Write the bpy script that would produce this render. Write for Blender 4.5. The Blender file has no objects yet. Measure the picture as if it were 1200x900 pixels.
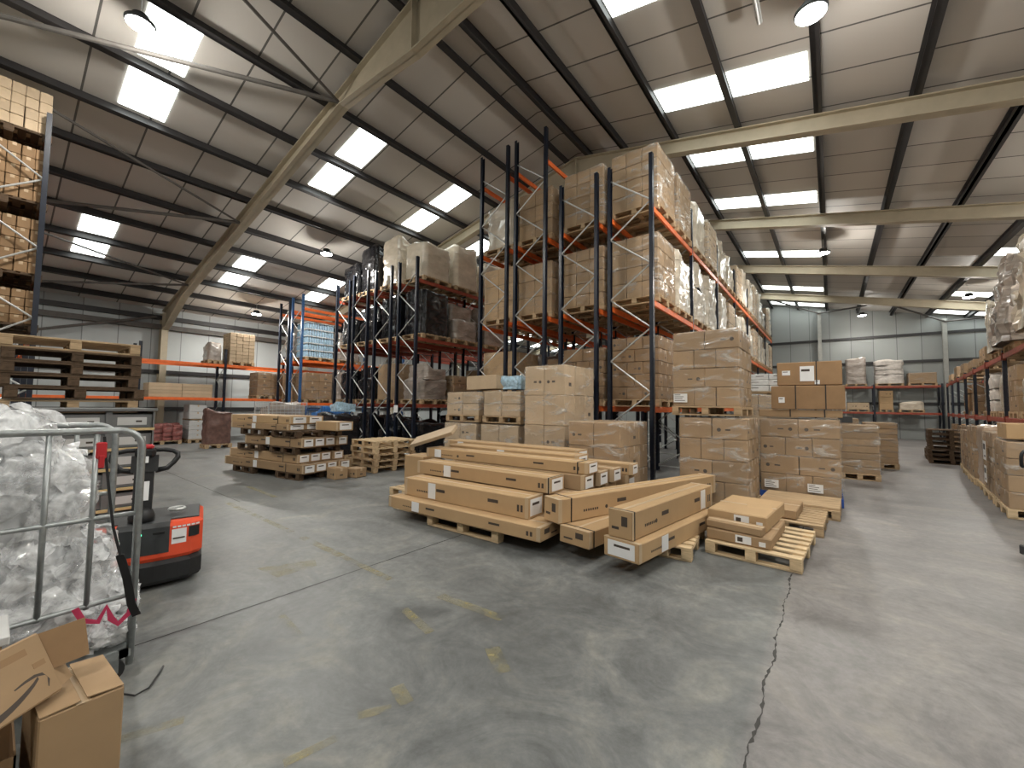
EXPO = 0.5
import bpy, bmesh, math, random
from mathutils import Vector, Matrix, noise
random.seed(7)
sc = bpy.context.scene
COL = sc.collection
PI = math.pi
R = math.radians

# ------------------------------------------------------------------ mesh helpers
class MB:
    def __init__(s):
        s.v, s.f, s.m = [], [], []
    def face(s, idx, m=0):
        s.f.append(tuple(idx)); s.m.append(m)
    def box(s, x0, x1, y0, y1, z0, z1, m=0, bev=0.0, M=None):
        c = Vector(((x0+x1)/2, (y0+y1)/2, (z0+z1)/2)); h = Vector((abs(x1-x0)/2, abs(y1-y0)/2, abs(z1-z0)/2))
        b = len(s.v)
        sg = [(i, j, k) for i in (-1, 1) for j in (-1, 1) for k in (-1, 1)]
        if bev <= 0:
            for i, j, k in sg:
                s.v.append(c + Vector((i*h.x, j*h.y, k*h.z)))
            for q in ((0,1,3,2),(4,6,7,5),(0,4,5,1),(2,3,7,6),(0,2,6,4),(1,5,7,3)):
                s.face([b+t for t in q], m)
            n = 8
        else:
            bev = min(bev, h.x*.9, h.y*.9, h.z*.9)
            for i, j, k in sg:
                s.v.append(c + Vector((i*h.x, j*(h.y-bev), k*(h.z-bev))))
                s.v.append(c + Vector((i*(h.x-bev), j*h.y, k*(h.z-bev))))
                s.v.append(c + Vector((i*(h.x-bev), j*(h.y-bev), k*h.z)))
            I = lambda i, j, k, a: b + 3*((i > 0)*4 + (j > 0)*2 + (k > 0)) + a
            for i in (-1, 1):
                s.face([I(i,-1,-1,0), I(i,1,-1,0), I(i,1,1,0), I(i,-1,1,0)], m)
                s.face([I(-1,i,-1,1), I(1,i,-1,1), I(1,i,1,1), I(-1,i,1,1)], m)
                s.face([I(-1,-1,i,2), I(1,-1,i,2), I(1,1,i,2), I(-1,1,i,2)], m)
            for i in (-1, 1):
                for j in (-1, 1):
                    s.face([I(i,j,-1,0), I(i,j,1,0), I(i,j,1,1), I(i,j,-1,1)], m)
                    s.face([I(i,-1,j,0), I(i,1,j,0), I(i,1,j,2), I(i,-1,j,2)], m)
                    s.face([I(-1,i,j,1), I(1,i,j,1), I(1,i,j,2), I(-1,i,j,2)], m)
            for i, j, k in sg:
                s.face([I(i,j,k,0), I(i,j,k,1), I(i,j,k,2)], m)
            n = 24
        if M is not None:
            for t in range(b, b+n): s.v[t] = M @ s.v[t]
        return s
    def tube(s, pts, r, n=8, m=0, closed=False, cap=True):
        pts = [Vector(p) for p in pts]; rings = []
        L = len(pts); up = None
        for i, p in enumerate(pts):
            a = pts[(i-1) % L] if (i > 0 or closed) else p
            c = pts[(i+1) % L] if (i < L-1 or closed) else p
            t = (c-a).normalized()
            if up is None:
                up = t.orthogonal().normalized()
            up = (up - t*up.dot(t))
            up = up.normalized() if up.length > 1e-6 else t.orthogonal().normalized()
            w = t.cross(up); b = len(s.v)
            rr = r[i] if isinstance(r, (list, tuple)) else r
            for k in range(n):
                an = 2*PI*k/n
                s.v.append(p + (up*math.cos(an) + w*math.sin(an))*rr)
            rings.append(b)
        for i in range(L if closed else L-1):
            a, c = rings[i], rings[(i+1) % L]
            for k in range(n):
                s.face([a+k, a+(k+1) % n, c+(k+1) % n, c+k], m)
        if cap and not closed:
            s.face([rings[0]+k for k in range(n)][::-1], m); s.face([rings[-1]+k for k in range(n)], m)
        return s
    def band(s, pts, w, t, axis, m=0):
        """flat strap: rectangular sweep, width w along axis, thickness t"""
        pts = [Vector(p) for p in pts]; ax = Vector(axis).normalized(); rings = []
        for i, p in enumerate(pts):
            a = pts[max(i-1, 0)]; c = pts[min(i+1, len(pts)-1)]
            tg = (c-a).normalized(); axx = (ax - tg*ax.dot(tg)).normalized(); nn = tg.cross(axx); b = len(s.v)
            for u, q in ((-1,-1),(1,-1),(1,1),(-1,1)):
                s.v.append(p + axx*u*w/2 + nn*q*t/2)
            rings.append(b)
        for a, c in zip(rings, rings[1:]):
            for k in range(4): s.face([a+k, a+(k+1) % 4, c+(k+1) % 4, c+k], m)
        s.face([rings[0]+k for k in range(4)][::-1], m); s.face([rings[-1]+k for k in range(4)], m)
        return s
    def lathe(s, prof, n=20, m=0, c=(0,0,0), M=None):
        b0 = len(s.v); c = Vector(c)
        for r, z in prof:
            for k in range(n):
                a = 2*PI*k/n; s.v.append(c + Vector((r*math.cos(a), r*math.sin(a), z)))
        for i in range(len(prof)-1):
            for k in range(n):
                a = b0+i*n; s.face([a+k, a+(k+1) % n, a+n+(k+1) % n, a+n+k], m)
        s.face([b0+k for k in range(n)][::-1], m); s.face([b0+(len(prof)-1)*n+k for k in range(n)], m)
        if M is not None:
            for t in range(b0, len(s.v)): s.v[t] = M @ s.v[t]
        return s
    def prism(s, pts, y0, y1, m=0, M=None):
        """polygon in xz extruded along y"""
        b = len(s.v); n = len(pts)
        for y in (y0, y1):
            for x, z in pts: s.v.append(Vector((x, y, z)))
        s.face([b+i for i in range(n)], m); s.face([b+n+i for i in range(n)][::-1], m)
        for i in range(n): s.face([b+i, b+(i+1) % n, b+n+(i+1) % n, b+n+i], m)
        if M is not None:
            for t in range(b, len(s.v)): s.v[t] = M @ s.v[t]
        return s
    def grid(s, rows, m=0):
        """rows: list of lists of points"""
        b = len(s.v); w = len(rows[0])
        for r_ in rows:
            for p in r_: s.v.append(Vector(p))
        for i in range(len(rows)-1):
            for j in range(w-1):
                a = b+i*w+j; s.face([a, a+1, a+w+1, a+w], m)
        return s
    def mesh(s, name, mats, smooth=False):
        me = bpy.data.meshes.new(name)
        me.from_pydata([tuple(p) for p in s.v], [], s.f)
        for mt in (mats if isinstance(mats, (list, tuple)) else [mats]): me.materials.append(mt)
        me.polygons.foreach_set('material_index', s.m)
        bm = bmesh.new(); bm.from_mesh(me); bmesh.ops.recalc_face_normals(bm, faces=bm.faces); bm.to_mesh(me); bm.free()
        if smooth: me.polygons.foreach_set('use_smooth', [True]*len(me.polygons))
        me.update(); return me
    def build(s, name, mats, parent=None, smooth=False, loc=(0,0,0), rz=0):
        return put(name, s.mesh(name, mats, smooth), parent, loc, rz)

def put(name, me, parent=None, loc=(0,0,0), rz=0):
    o = bpy.data.objects.new(name, me); COL.objects.link(o)
    o.location = loc; o.rotation_euler = (0, 0, rz)
    if parent is not None: o.parent = parent
    return o
def tag(o, label, cat, group=None):
    o['label'] = label; o['category'] = cat
    if group: o['group'] = group
    return o
def thing(name, label, cat, loc=(0,0,0), rz=0, group=None):
    o = put(name, None, None, loc, rz); o.empty_display_size = .2
    return tag(o, label, cat, group)
def struct(o):
    o['kind'] = 'structure'; return o
def bx(x0, x1, y0, y1, z0, z1, bev=0):
    return MB().box(x0, x1, y0, y1, z0, z1, 0, bev)
def arc(c, r, a0, a1, n, ax='xz'):
    out = []
    for i in range(n+1):
        a = a0+(a1-a0)*i/n
        u, w = r*math.cos(a), r*math.sin(a)
        out.append({'xz': (c[0]+u, c[1], c[2]+w), 'yz': (c[0], c[1]+u, c[2]+w), 'xy': (c[0]+u, c[1]+w, c[2])}[ax])
    return out
ORD = ['first','second','third','fourth','fifth','sixth','seventh','eighth','ninth','tenth','eleventh','twelfth','thirteenth','fourteenth','fifteenth','sixteenth']

# ------------------------------------------------------------------ materials
def nodes(name):
    m = bpy.data.materials.new(name); m.use_nodes = True
    nt = m.node_tree; p = nt.nodes['Principled BSDF']
    return m, nt, p
def N(nt, t, **kw):
    n = nt.nodes.new(t)
    for k, v in kw.items():
        if k in n.inputs: n.inputs[k].default_value = v
        else: setattr(n, k, v)
    return n
def rgb(c): return (c[0], c[1], c[2], 1)
def mat(name, c, rough=.6, metal=0, var=.12, scale=6, spec=.5, bump=0, bscale=40, randv=0, stretch=None, coat=0, ridged=False):
    m, nt, p = nodes(name)
    L = nt.links
    tc = N(nt, 'ShaderNodeTexCoord'); mp = N(nt, 'ShaderNodeMapping')
    L.new(tc.outputs['Object'], mp.inputs[0])
    if stretch: mp.inputs['Scale'].default_value = stretch
    nz = N(nt, 'ShaderNodeTexNoise', Scale=scale, Detail=5.0, Roughness=.6); L.new(mp.outputs[0], nz.inputs['Vector'])
    mr = N(nt, 'ShaderNodeMapRange'); mr.inputs['From Min'].default_value = .3; mr.inputs['From Max'].default_value = .7
    mr.inputs['To Min'].default_value = 1-var; mr.inputs['To Max'].default_value = 1+var
    L.new(nz.outputs['Fac'], mr.inputs['Value'])
    val = mr.outputs[0]
    if randv:
        oi = N(nt, 'ShaderNodeObjectInfo'); r2 = N(nt, 'ShaderNodeMapRange')
        r2.inputs['To Min'].default_value = 1-randv; r2.inputs['To Max'].default_value = 1+randv
        L.new(oi.outputs['Random'], r2.inputs['Value'])
        mu = N(nt, 'ShaderNodeMath', operation='MULTIPLY'); L.new(val, mu.inputs[0]); L.new(r2.outputs[0], mu.inputs[1]); val = mu.outputs[0]
    mx = N(nt, 'ShaderNodeVectorMath', operation='SCALE'); mx.inputs[0].default_value = c
    L.new(val, mx.inputs['Scale']); L.new(mx.outputs[0], p.inputs['Base Color'])
    p.inputs['Roughness'].default_value = rough; p.inputs['Metallic'].default_value = metal
    p.inputs['Specular IOR Level'].default_value = spec; p.inputs['Coat Weight'].default_value = coat
    if bump:
        n2 = N(nt, 'ShaderNodeTexNoise', Scale=bscale, Detail=4.0); L.new(mp.outputs[0], n2.inputs['Vector'])
        if ridged: n2.noise_type = 'RIDGED_MULTIFRACTAL'; n2.inputs['Distortion'].default_value = 1.0
        b = N(nt, 'ShaderNodeBump', Strength=bump, Distance=.035 if ridged else .02); L.new(n2.outputs['Fac'], b.inputs['Height']); L.new(b.outputs[0], p.inputs['Normal'])
    return m
def emis(name, c, s):
    m, nt, p = nodes(name)
    p.inputs['Base Color'].default_value = rgb(c); p.inputs['Emission Color'].default_value = rgb(c); p.inputs['Emission Strength'].default_value = s
    return m

CARD = mat('kraft_cardboard', (.36,.242,.138), .75, var=.08, scale=3, randv=.12, spec=.25)
CARDL = mat('light_kraft_cardboard', (.47,.315,.17), .7, var=.06, scale=3, randv=.06, spec=.3)
CARDP = mat('pale_carton', (.52,.395,.265), .7, var=.08, scale=4, randv=.1, spec=.25)
CARDD = mat('brown_carton', (.29,.18,.095), .75, var=.1, scale=4, randv=.12, spec=.25)
TAPE = mat('parcel_tape', (.52,.39,.25), .3, var=.05)
INK = mat('printed_ink', (.06,.045,.035), .7, var=.1)
PAPER = mat('white_paper_label', (.80,.80,.80), .5, var=.04)
WHITEBOX = mat('white_carton', (.55,.55,.54), .6, var=.05, scale=5)
WOOD = mat('pallet_wood', (.46,.33,.20), .8, var=.25, scale=4, randv=.12, stretch=(1,6,6), spec=.2)
WOODL = mat('new_pallet_wood', (.62,.47,.29), .75, var=.2, scale=4, randv=.08, stretch=(1,6,6), spec=.25)
WOODD = mat('weathered_pallet_wood', (.10,.066,.042), .85, var=.3, scale=4, randv=.15, stretch=(6,1,6), spec=.2)
BLUEP = mat('blue_painted_pallet', (.02,.08,.35), .6, var=.15)
POST = mat('navy_painted_steel', (.008,.012,.024), .35, var=.2, scale=10, spec=.5)
POSTB = mat('blue_painted_steel', (.035,.11,.27), .4, var=.2, scale=10)
BEAM = mat('orange_painted_steel', (.80,.155,.03), .42, var=.12, scale=8)
BEAMR = mat('dull_red_steel', (.33,.065,.035), .5, var=.2, scale=8)  # darker, redder beam colour than the orange
GALV = mat('galvanised_steel', (.62,.63,.62), .42, metal=.6, var=.12, scale=20)
CAGE = mat('zinc_tube', (.36,.38,.38), .42, metal=.75, var=.15, scale=25)
BLACK = mat('black_plastic', (.014,.014,.015), .45, var=.2, scale=20)
BLACKF = mat('black_stretch_film', (.010,.010,.012), .2, var=.3, scale=6, bump=.7, bscale=3, coat=.3, ridged=True, stretch=(1,1,2))
DARK = mat('dark_grey_plastic', (.035,.038,.04), .5, var=.15)
RED = mat('red_orange_paint', (.78,.085,.03), .35, var=.06, scale=5, coat=.2)
REDP = mat('red_plastic', (.45,.02,.025), .4, var=.1)
PINK = mat('magenta_webbing', (.50,.035,.10), .7, var=.1)
WEB = mat('black_webbing', (.012,.012,.013), .8, var=.2)
RUBBER = mat('rubber', (.02,.02,.02), .8)
BEIGE = mat('cream_painted_steel', (.44,.38,.275), .6, var=.08, scale=3)
PURL = mat('purlin_steel', (.028,.026,.027), .5, var=.2, scale=4)
RODM = mat('brace_steel', (.12,.11,.10), .6, var=.2)
PALE = mat('pale_film_wrap', (.60,.52,.41), .25, var=.16, scale=2.5, randv=.14, spec=.7, bump=.8, bscale=2.6, coat=.5, ridged=True, stretch=(1,1,1.8))
GREYW = mat('grey_film_wrap', (.36,.31,.27), .24, var=.25, scale=3, randv=.15, spec=.7, bump=.9, bscale=3, coat=.5, ridged=True, stretch=(1,1,2.2))
SACKM = mat('woven_sack', (.62,.57,.52), .6, var=.25, scale=5, randv=.12, bump=.5, bscale=9)
BLUEC = mat('blue_crate_plastic', (.05,.22,.60), .45, var=.15)
ICE = mat('clear_blue_bottle', (.42,.60,.74), .25, var=.35, scale=18, spec=.6)
YEL = mat('yellow_plastic', (.75,.52,.04), .5)
ORANGEWOOD = mat('pine_edge', (.60,.45,.22), .7, var=.15, scale=6)
TRAY = mat('grey_tray', (.15,.155,.155), .5, var=.12)  # grey set darker so the colour carries the shade by the cage
MAROON = mat('maroon_net_goods', (.22,.07,.06), .6, var=.6, scale=9, bump=.8, bscale=12)

def film_mat(name, lo, hi, scale=5, tint=(.9,.9,.92), rough=.12, stretch=(1,1,3), f0=.42, f1=.72, bs=1.0, bd=.02):
    m = bpy.data.materials.new(name); m.use_nodes = True; nt = m.node_tree; L = nt.links
    p = nt.nodes['Principled BSDF']; out = nt.nodes['Material Output']
    tr = N(nt, 'ShaderNodeBsdfTransparent'); mix = N(nt, 'ShaderNodeMixShader')
    tc = N(nt, 'ShaderNodeTexCoord'); mp = N(nt, 'ShaderNodeMapping'); mp.inputs['Scale'].default_value = stretch
    mp.inputs['Rotation'].default_value = (.25, .2, .1)
    L.new(tc.outputs['Object'], mp.inputs[0])
    nz = N(nt, 'ShaderNodeTexNoise', Scale=scale, Detail=6.0, Roughness=.65); nz.inputs['Distortion'].default_value = .6; L.new(mp.outputs[0], nz.inputs['Vector'])
    mr = N(nt, 'ShaderNodeMapRange'); mr.inputs['From Min'].default_value = f0; mr.inputs['From Max'].default_value = f1
    mr.inputs['To Min'].default_value = lo; mr.inputs['To Max'].default_value = hi
    L.new(nz.outputs['Fac'], mr.inputs['Value'])
    p.inputs['Base Color'].default_value = rgb(tint); p.inputs['Roughness'].default_value = rough; p.inputs['Specular IOR Level'].default_value = .8
    n2 = N(nt, 'ShaderNodeTexNoise', noise_type='RIDGED_MULTIFRACTAL', Scale=scale*bs, Detail=3.0); n2.inputs['Distortion'].default_value = .8; L.new(mp.outputs[0], n2.inputs['Vector'])
    b = N(nt, 'ShaderNodeBump', Strength=.8, Distance=bd); L.new(n2.outputs['Fac'], b.inputs['Height']); L.new(b.outputs[0], p.inputs['Normal'])
    L.new(mr.outputs[0], mix.inputs[0]); L.new(tr.outputs[0], mix.inputs[1]); L.new(p.outputs[0], mix.inputs[2]); L.new(mix.outputs[0], out.inputs[0])
    return m
FILM = film_mat('clear_stretch_film', .03, .35, scale=3, tint=(.72,.7,.66), f0=.50, f1=.70)
FILMH = film_mat('heavy_stretch_film', .06, .62, scale=2.4, tint=(.74,.72,.68), f0=.52, f1=.70)  # whitish opacity streaks in the wraps stand in for glossy glints
WASTE = film_mat('crumpled_clear_film', .18, .85, scale=7, tint=(.93,.94,.95), rough=.08, stretch=(1,1,1), f0=.36, f1=.66, bs=1.2, bd=.02)

# concrete floor
def floor_mat():
    m, nt, p = nodes('worn_concrete'); L = nt.links
    tc = N(nt, 'ShaderNodeTexCoord')
    n1 = N(nt, 'ShaderNodeTexNoise', Scale=.35, Detail=6.0, Roughness=.6); n1.inputs['Distortion'].default_value = .8
    n2 = N(nt, 'ShaderNodeTexNoise', Scale=1.5, Detail=10.0, Roughness=.74); n2.inputs['Distortion'].default_value = 1.2
    n3 = N(nt, 'ShaderNodeTexNoise', Scale=14.0, Detail=6.0, Roughness=.7)
    mp = N(nt, 'ShaderNodeMapping'); mp.inputs['Scale'].default_value = (.5, 2.2, 1); mp.inputs['Rotation'].default_value = (0,0,.9)
    L.new(tc.outputs['Object'], mp.inputs[0])
    n4 = N(nt, 'ShaderNodeTexNoise', Scale=1.3, Detail=5.0, Roughness=.6); L.new(mp.outputs[0], n4.inputs['Vector'])
    for n in (n1, n2, n3): L.new(tc.outputs['Object'], n.inputs['Vector'])
    def mr(src, a, b, f0=.3, f1=.7):
        q = N(nt, 'ShaderNodeMapRange'); q.inputs['From Min'].default_value = f0; q.inputs['From Max'].default_value = f1
        q.inputs['To Min'].default_value = a; q.inputs['To Max'].default_value = b; L.new(src, q.inputs['Value']); return q.outputs[0]
    def mul(a, b):
        q = N(nt, 'ShaderNodeMath', operation='MULTIPLY'); L.new(a, q.inputs[0]); L.new(b, q.inputs[1]); return q.outputs[0]
    v = mul(mul(mul(mr(n1.outputs['Fac'], .74, 1.18), mr(n2.outputs['Fac'], .52, 1.5)), mr(n3.outputs['Fac'], .84, 1.16)), mr(n4.outputs['Fac'], .88, 1.14))
    sep = N(nt, 'ShaderNodeSeparateXYZ'); L.new(tc.outputs['Object'], sep.inputs[0])
    # the slab on the aisle side of the joint is a slightly warmer, lighter pour
    st = mr(sep.outputs['X'], 0, 1, -.40, -.32)
    cr = N(nt, 'ShaderNodeMixRGB'); cr.inputs[1].default_value = (.152,.158,.156,1); cr.inputs[2].default_value = (.205,.194,.189,1); L.new(st, cr.inputs[0])
    warm = N(nt, 'ShaderNodeMixRGB'); warm.inputs[2].default_value = (.185,.162,.112,1); L.new(cr.outputs[0], warm.inputs[1]); L.new(mr(n2.outputs['Fac'], 0, .5, .5, .8), warm.inputs[0])
    mx = N(nt, 'ShaderNodeVectorMath', operation='SCALE'); L.new(warm.outputs[0], mx.inputs[0]); L.new(v, mx.inputs['Scale'])
    L.new(mx.outputs[0], p.inputs['Base Color'])
    L.new(mr(n2.outputs['Fac'], .34, .6), p.inputs['Roughness'])
    b = N(nt, 'ShaderNodeBump', Strength=.12, Distance=.01); L.new(n3.outputs['Fac'], b.inputs['Height']); L.new(b.outputs[0], p.inputs['Normal'])
    p.inputs['Specular IOR Level'].default_value = .42
    return m
# wall / roof sheets with vertical panel joints along axis
def sheet_mat(name, c, axis, pitch, w, dark=.35, rough=.5, off=0.0, var=.06):
    m, nt, p = nodes(name); L = nt.links
    tc = N(nt, 'ShaderNodeTexCoord'); sep = N(nt, 'ShaderNodeSeparateXYZ'); L.new(tc.outputs['Object'], sep.inputs[0])
    a = N(nt, 'ShaderNodeMath', operation='ADD'); a.inputs[1].default_value = off; L.new(sep.outputs[axis], a.inputs[0])
    d = N(nt, 'ShaderNodeMath', operation='DIVIDE'); d.inputs[1].default_value = pitch; L.new(a.outputs[0], d.inputs[0])
    f = N(nt, 'ShaderNodeMath', operation='FRACT'); L.new(d.outputs[0], f.inputs[0])
    lt = N(nt, 'ShaderNodeMath', operation='LESS_THAN'); lt.inputs[1].default_value = w/pitch; L.new(f.outputs[0], lt.inputs[0])
    fl = N(nt, 'ShaderNodeMath', operation='FLOOR'); L.new(d.outputs[0], fl.inputs[0])
    wn = N(nt, 'ShaderNodeTexWhiteNoise', noise_dimensions='1D'); L.new(fl.outputs[0], wn.inputs['W'])
    nz = N(nt, 'ShaderNodeTexNoise', Scale=.7, Detail=5.0); L.new(tc.outputs['Object'], nz.inputs['Vector'])
    ad = N(nt, 'ShaderNodeMath', operation='ADD'); L.new(nz.outputs['Fac'], ad.inputs[0]); L.new(wn.outputs['Value'], ad.inputs[1])
    mr = N(nt, 'ShaderNodeMapRange'); mr.inputs['From Max'].default_value = 2.0; mr.inputs['To Min'].default_value = 1-2*var; mr.inputs['To Max'].default_value = 1+2*var
    L.new(ad.outputs[0], mr.inputs['Value'])
    sc_ = N(nt, 'ShaderNodeVectorMath', operation='SCALE'); sc_.inputs[0].default_value = c; L.new(mr.outputs[0], sc_.inputs['Scale'])
    mx = N(nt, 'ShaderNodeMixRGB'); L.new(lt.outputs[0], mx.inputs[0]); L.new(sc_.outputs[0], mx.inputs[1]); mx.inputs[2].default_value = rgb([q*dark for q in c])
    L.new(mx.outputs[0], p.inputs['Base Color']); p.inputs['Roughness'].default_value = rough
    return m
FLOORM = floor_mat()
ROOFM = sheet_mat('roof_lining_panels', (.60,.565,.52), 'Y', 1.05, .035, dark=.2, rough=.6, off=.25)
WALLX = sheet_mat('wall_cladding_x', (.33,.35,.34), 'X', 1.0, .03, dark=.45)
WALLY = sheet_mat('wall_cladding_y', (.46,.49,.49), 'Y', 1.0, .03, dark=.45)
SKY = emis("translucent_rooflight", (.93,1.0,.97), 4.0)
LENS = emis('lamp_lens', (1.0,.98,.93), 60.0)
LED = emis('green_led', (.1,1,.5), 4.0)
# ------------------------------------------------------------------ the building
XR, ZR, T = -5.68, 9.0, .21
XL, XE, YB, YE = -22.3, 10.9, -7.0, 31.6
rz_ = lambda x: ZR - T*abs(x-XR)
struct(bx(XL, XE, YB, YE, -.2, 0).build('floor', FLOORM))
for sx, nm in ((XL, 'ceiling'), (XE, 'ceiling')):
    mb = MB()
    a, b = sorted((sx, XR))
    za, zb = rz_(a), rz_(b)
    mb.prism([(a, za), (b, zb), (b, zb+.12), (a, za+.12)], YB, YE)
    struct(mb.build(nm, ROOFM))
struct(bx(XL-.2, XL, YB, YE, 0, rz_(XL)+.1).build('wall_left', WALLY))
struct(bx(XE, XE+.2, YB, YE, 0, rz_(XE)+.1).build('wall_right', WALLY))
def gable(y0, y1, nm):
    struct(MB().prism([(XL, 0), (XE, 0), (XE, rz_(XE)+.1), (XR, ZR+.1), (XL, rz_(XL)+.1)], y0, y1).build(nm, WALLX))
gable(YE, YE+.2, 'wall_far'); gable(YB-.2, YB, 'wall_back')
# purlins (along the length of the shed)
PX = [-5.34,-4.28,-2.95,-1.56,-.10,1.33,2.78,4.22,5.66,7.1,8.5,9.9, -5.99,-7.35,-8.67,-10.15,-11.6,-13.0,-14.45,-15.85,-17.3,-18.75,-20.1,-21.4]
pm = MB().box(-.03,.03, YB, YE, 0, .2).box(-.03,.09, YB, YE, 0, .02).box(-.09,.03, YB, YE, .18, .2).mesh('roof_purlin', PURL)
for x in PX:
    o = struct(put('roof_purlin', pm)); o.location = (x, 0, rz_(x)-.205); o.rotation_euler = (0, (-1 if x < XR else 1)*math.atan(T), 0)
COLM = mat('grey_painted_column', (.40,.40,.37), .6, var=.08)
# portal frames
def portal(y):
    mb = MB()
    st = []
    for dx, dep in ((-16.3,.85),(-15.6,.80),(-13.6,.40),(-2.4,.34),(-1.0,.70),(0,.98),(1.0,.70),(2.4,.34),(14.2,.40),(16.2,.8)):
        x = XR+dx; zt = rz_(x)-.21; st.append((x, zt, zt-dep))
    w, t = .11, .025
    for (x0, a0, b0), (x1, a1, b1) in zip(st, st[1:]):
        mb.prism([(x0,a0),(x1,a1),(x1,a1-t),(x0,a0-t)], y-w, y+w)
        mb.prism([(x0,b0),(x1,b1),(x1,b1+t),(x0,b0+t)], y-w, y+w)
        mb.prism([(x0,a0),(x1,a1),(x1,b1),(x0,b0)], y-.01, y+.01)
    zt = rz_(XR)-.21
    mb.box(XR-.012, XR+.012, y-w, y+w, zt-.97, zt-.02)
    for s, x in ((1, XL+.05), (-1, XE-.05)):
        zt = rz_(x)-.22
        xs = sorted((x, x+s*.40))
        for q in (x, x+s*.40): mb.box(min(q, q+s*t), max(q, q+s*t), y-w, y+w, 0, zt)
        mb.box(xs[0], xs[1], y-.01, y+.01, 0, zt)
        mb.box(xs[0]-.03, xs[1]+.03, y-.16, y+.16, 0, .03)
    struct(mb.build('portal_frame', BEIGE))
for y in (-1.4, 4.36, 10.2, 15.6, 21.4, 27.1): portal(y)
# wall rails and eaves rails
def rail(x0, x1, y0, y1, z0, z1, m=PURL, nm='wall_rail'): struct(bx(x0, x1, y0, y1, z0, z1).build(nm, m))
rail(XL+.01, XL+.2, YB, YE, 4.62, 4.82, RODM); rail(XL+.01, XL+.16, YB, YE, 5.02, 5.2); rail(XL+.01, XL+.1, YB, YE, 2.75, 2.9); rail(XL+.01, XL+.1, YB, YE, 1.2, 1.35)
for z in (4.25, 5.75, 1.9): rail(XL, XE, YE-.1, YE-.01, z, z+.14)
for x in (-21,-15.8,-10.6,-5.6,-.47,4.88):
    mb = MB()
    h = rz_(x)-.25
    mb.box(x-.09,x+.09,YE-.32,YE-.30,0,h).box(x-.09,x+.09,YE-.13,YE-.11,0,h).box(x-.01,x+.01,YE-.3,YE-.12,0,h)
    struct(mb.build('wall_column', COLM))
# gable roof bracing beside the far wall and in the bay over the camera
def rod(p, q, r, m=RODM): struct(MB().tube([p, q], r, 8).build('roof_brace', m))
def rp(x, y, d=.42): return (x, y, rz_(x)-d)
for (xa, ya, xb, yb, r) in ((-8.2,4.3,-10.7,-1.3,.045),(-8.2,4.3,-6.2,-1.3,.03),(-13.7,4.3,-11.1,-1.3,.03),(-13.7,4.3,-16.2,-1.3,.045),(-18.6,4.3,-16.2,-1.3,.03),(-18.6,4.3,-21.6,-1.3,.04),(-3.1,4.3,-6.2,-1.3,.045)):
    rod(rp(xa, ya, .40), rp(xb, yb, .40), r)
for (xa, xb) in ((-3.0,-.5),(2.2,-.5),(2.2,4.9),(7.5,4.9)):
    rod(rp(xa, 27.3, .40), rp(xb, 31.3, .40), .045)
rod((-22.0,-1.2,3.4), (-22.0,4.1,5.1), .05)
# rooflights (translucent sheets set in the roof lining), two purlin bays each
def skylight(x0, x1, y0, y1, i):
    z = lambda x: rz_(x)-.004
    mb = MB().prism([(x0, z(x0)), (x1, z(x1)), (x1, z(x1)-.012), (x0, z(x0)-.012)], y0, y1)
    mb.prism([(x0, z(x0)-.012), (x1, z(x1)-.012), (x1, z(x1)-.02), (x0, z(x0)-.02)], y0+.50, y0+.514, 1)
    o = struct(mb.build('window_%d' % i, [SKY, ROOFM]))
k = 1
for y in (-7, -4, -1.75, 1.33, 5.24, 8.42, 11.4, 14.4, 17.3, 20.3, 23.2, 26.1, 29.0):
    for xs in ((-10.05,-8.8),(-11.5,-10.3),(-17.2,-16.0),(-18.65,-17.45)):
        if y > -3: skylight(xs[0], xs[1], y, y+.75, k); k += 1
for y in (-1.75, 2.6, 5.6, 8.5, 11.2, 14.3, 19.9, 26.1, 30.3):
    for xs in ((-2.86,-1.65),(-1.47,-.2),(4.33,5.58),(5.78,7.0)):
        skylight(xs[0], xs[1], y, y+.78, k); k += 1
# floor joints, crack and faded yellow line paint
def strip(nm, pts, w, m, z=.0015):
    mb = MB(); rows = []
    for i, (x, y, *ww) in enumerate(pts):
        a = Vector(pts[max(i-1,0)][:2]); b = Vector(pts[min(i+1,len(pts)-1)][:2]); t = (b-a).normalized(); n = Vector((-t.y, t.x))*(ww[0] if ww else w)/2
        rows.append([(x+n.x, y+n.y, z), (x-n.x, y-n.y, z)])
    mb.grid(rows); return struct(mb.build(nm, m))
JOINT = mat('joint_filler', (.05,.048,.045), .9, var=.3)
random.seed(3)
strip('floor_joint', [(-3.62+random.uniform(-.004,.004), -1.5+i*.25) for i in range(46)], .012, JOINT)
strip('floor_joint', [(-.335+.01*math.sin(i*.31)+random.uniform(-.006,.006), .6+i*.03, random.choice((.003,.005,.006,.009,.014,.02))) for i in range(180)], .02, JOINT)
strip('floor_joint', [(-.335, 6.0+i*.5) for i in range(51)], .012, JOINT)
strip('floor_joint', [(-13.5+i*.5, 2.55) for i in range(13)], .010, JOINT)
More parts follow.
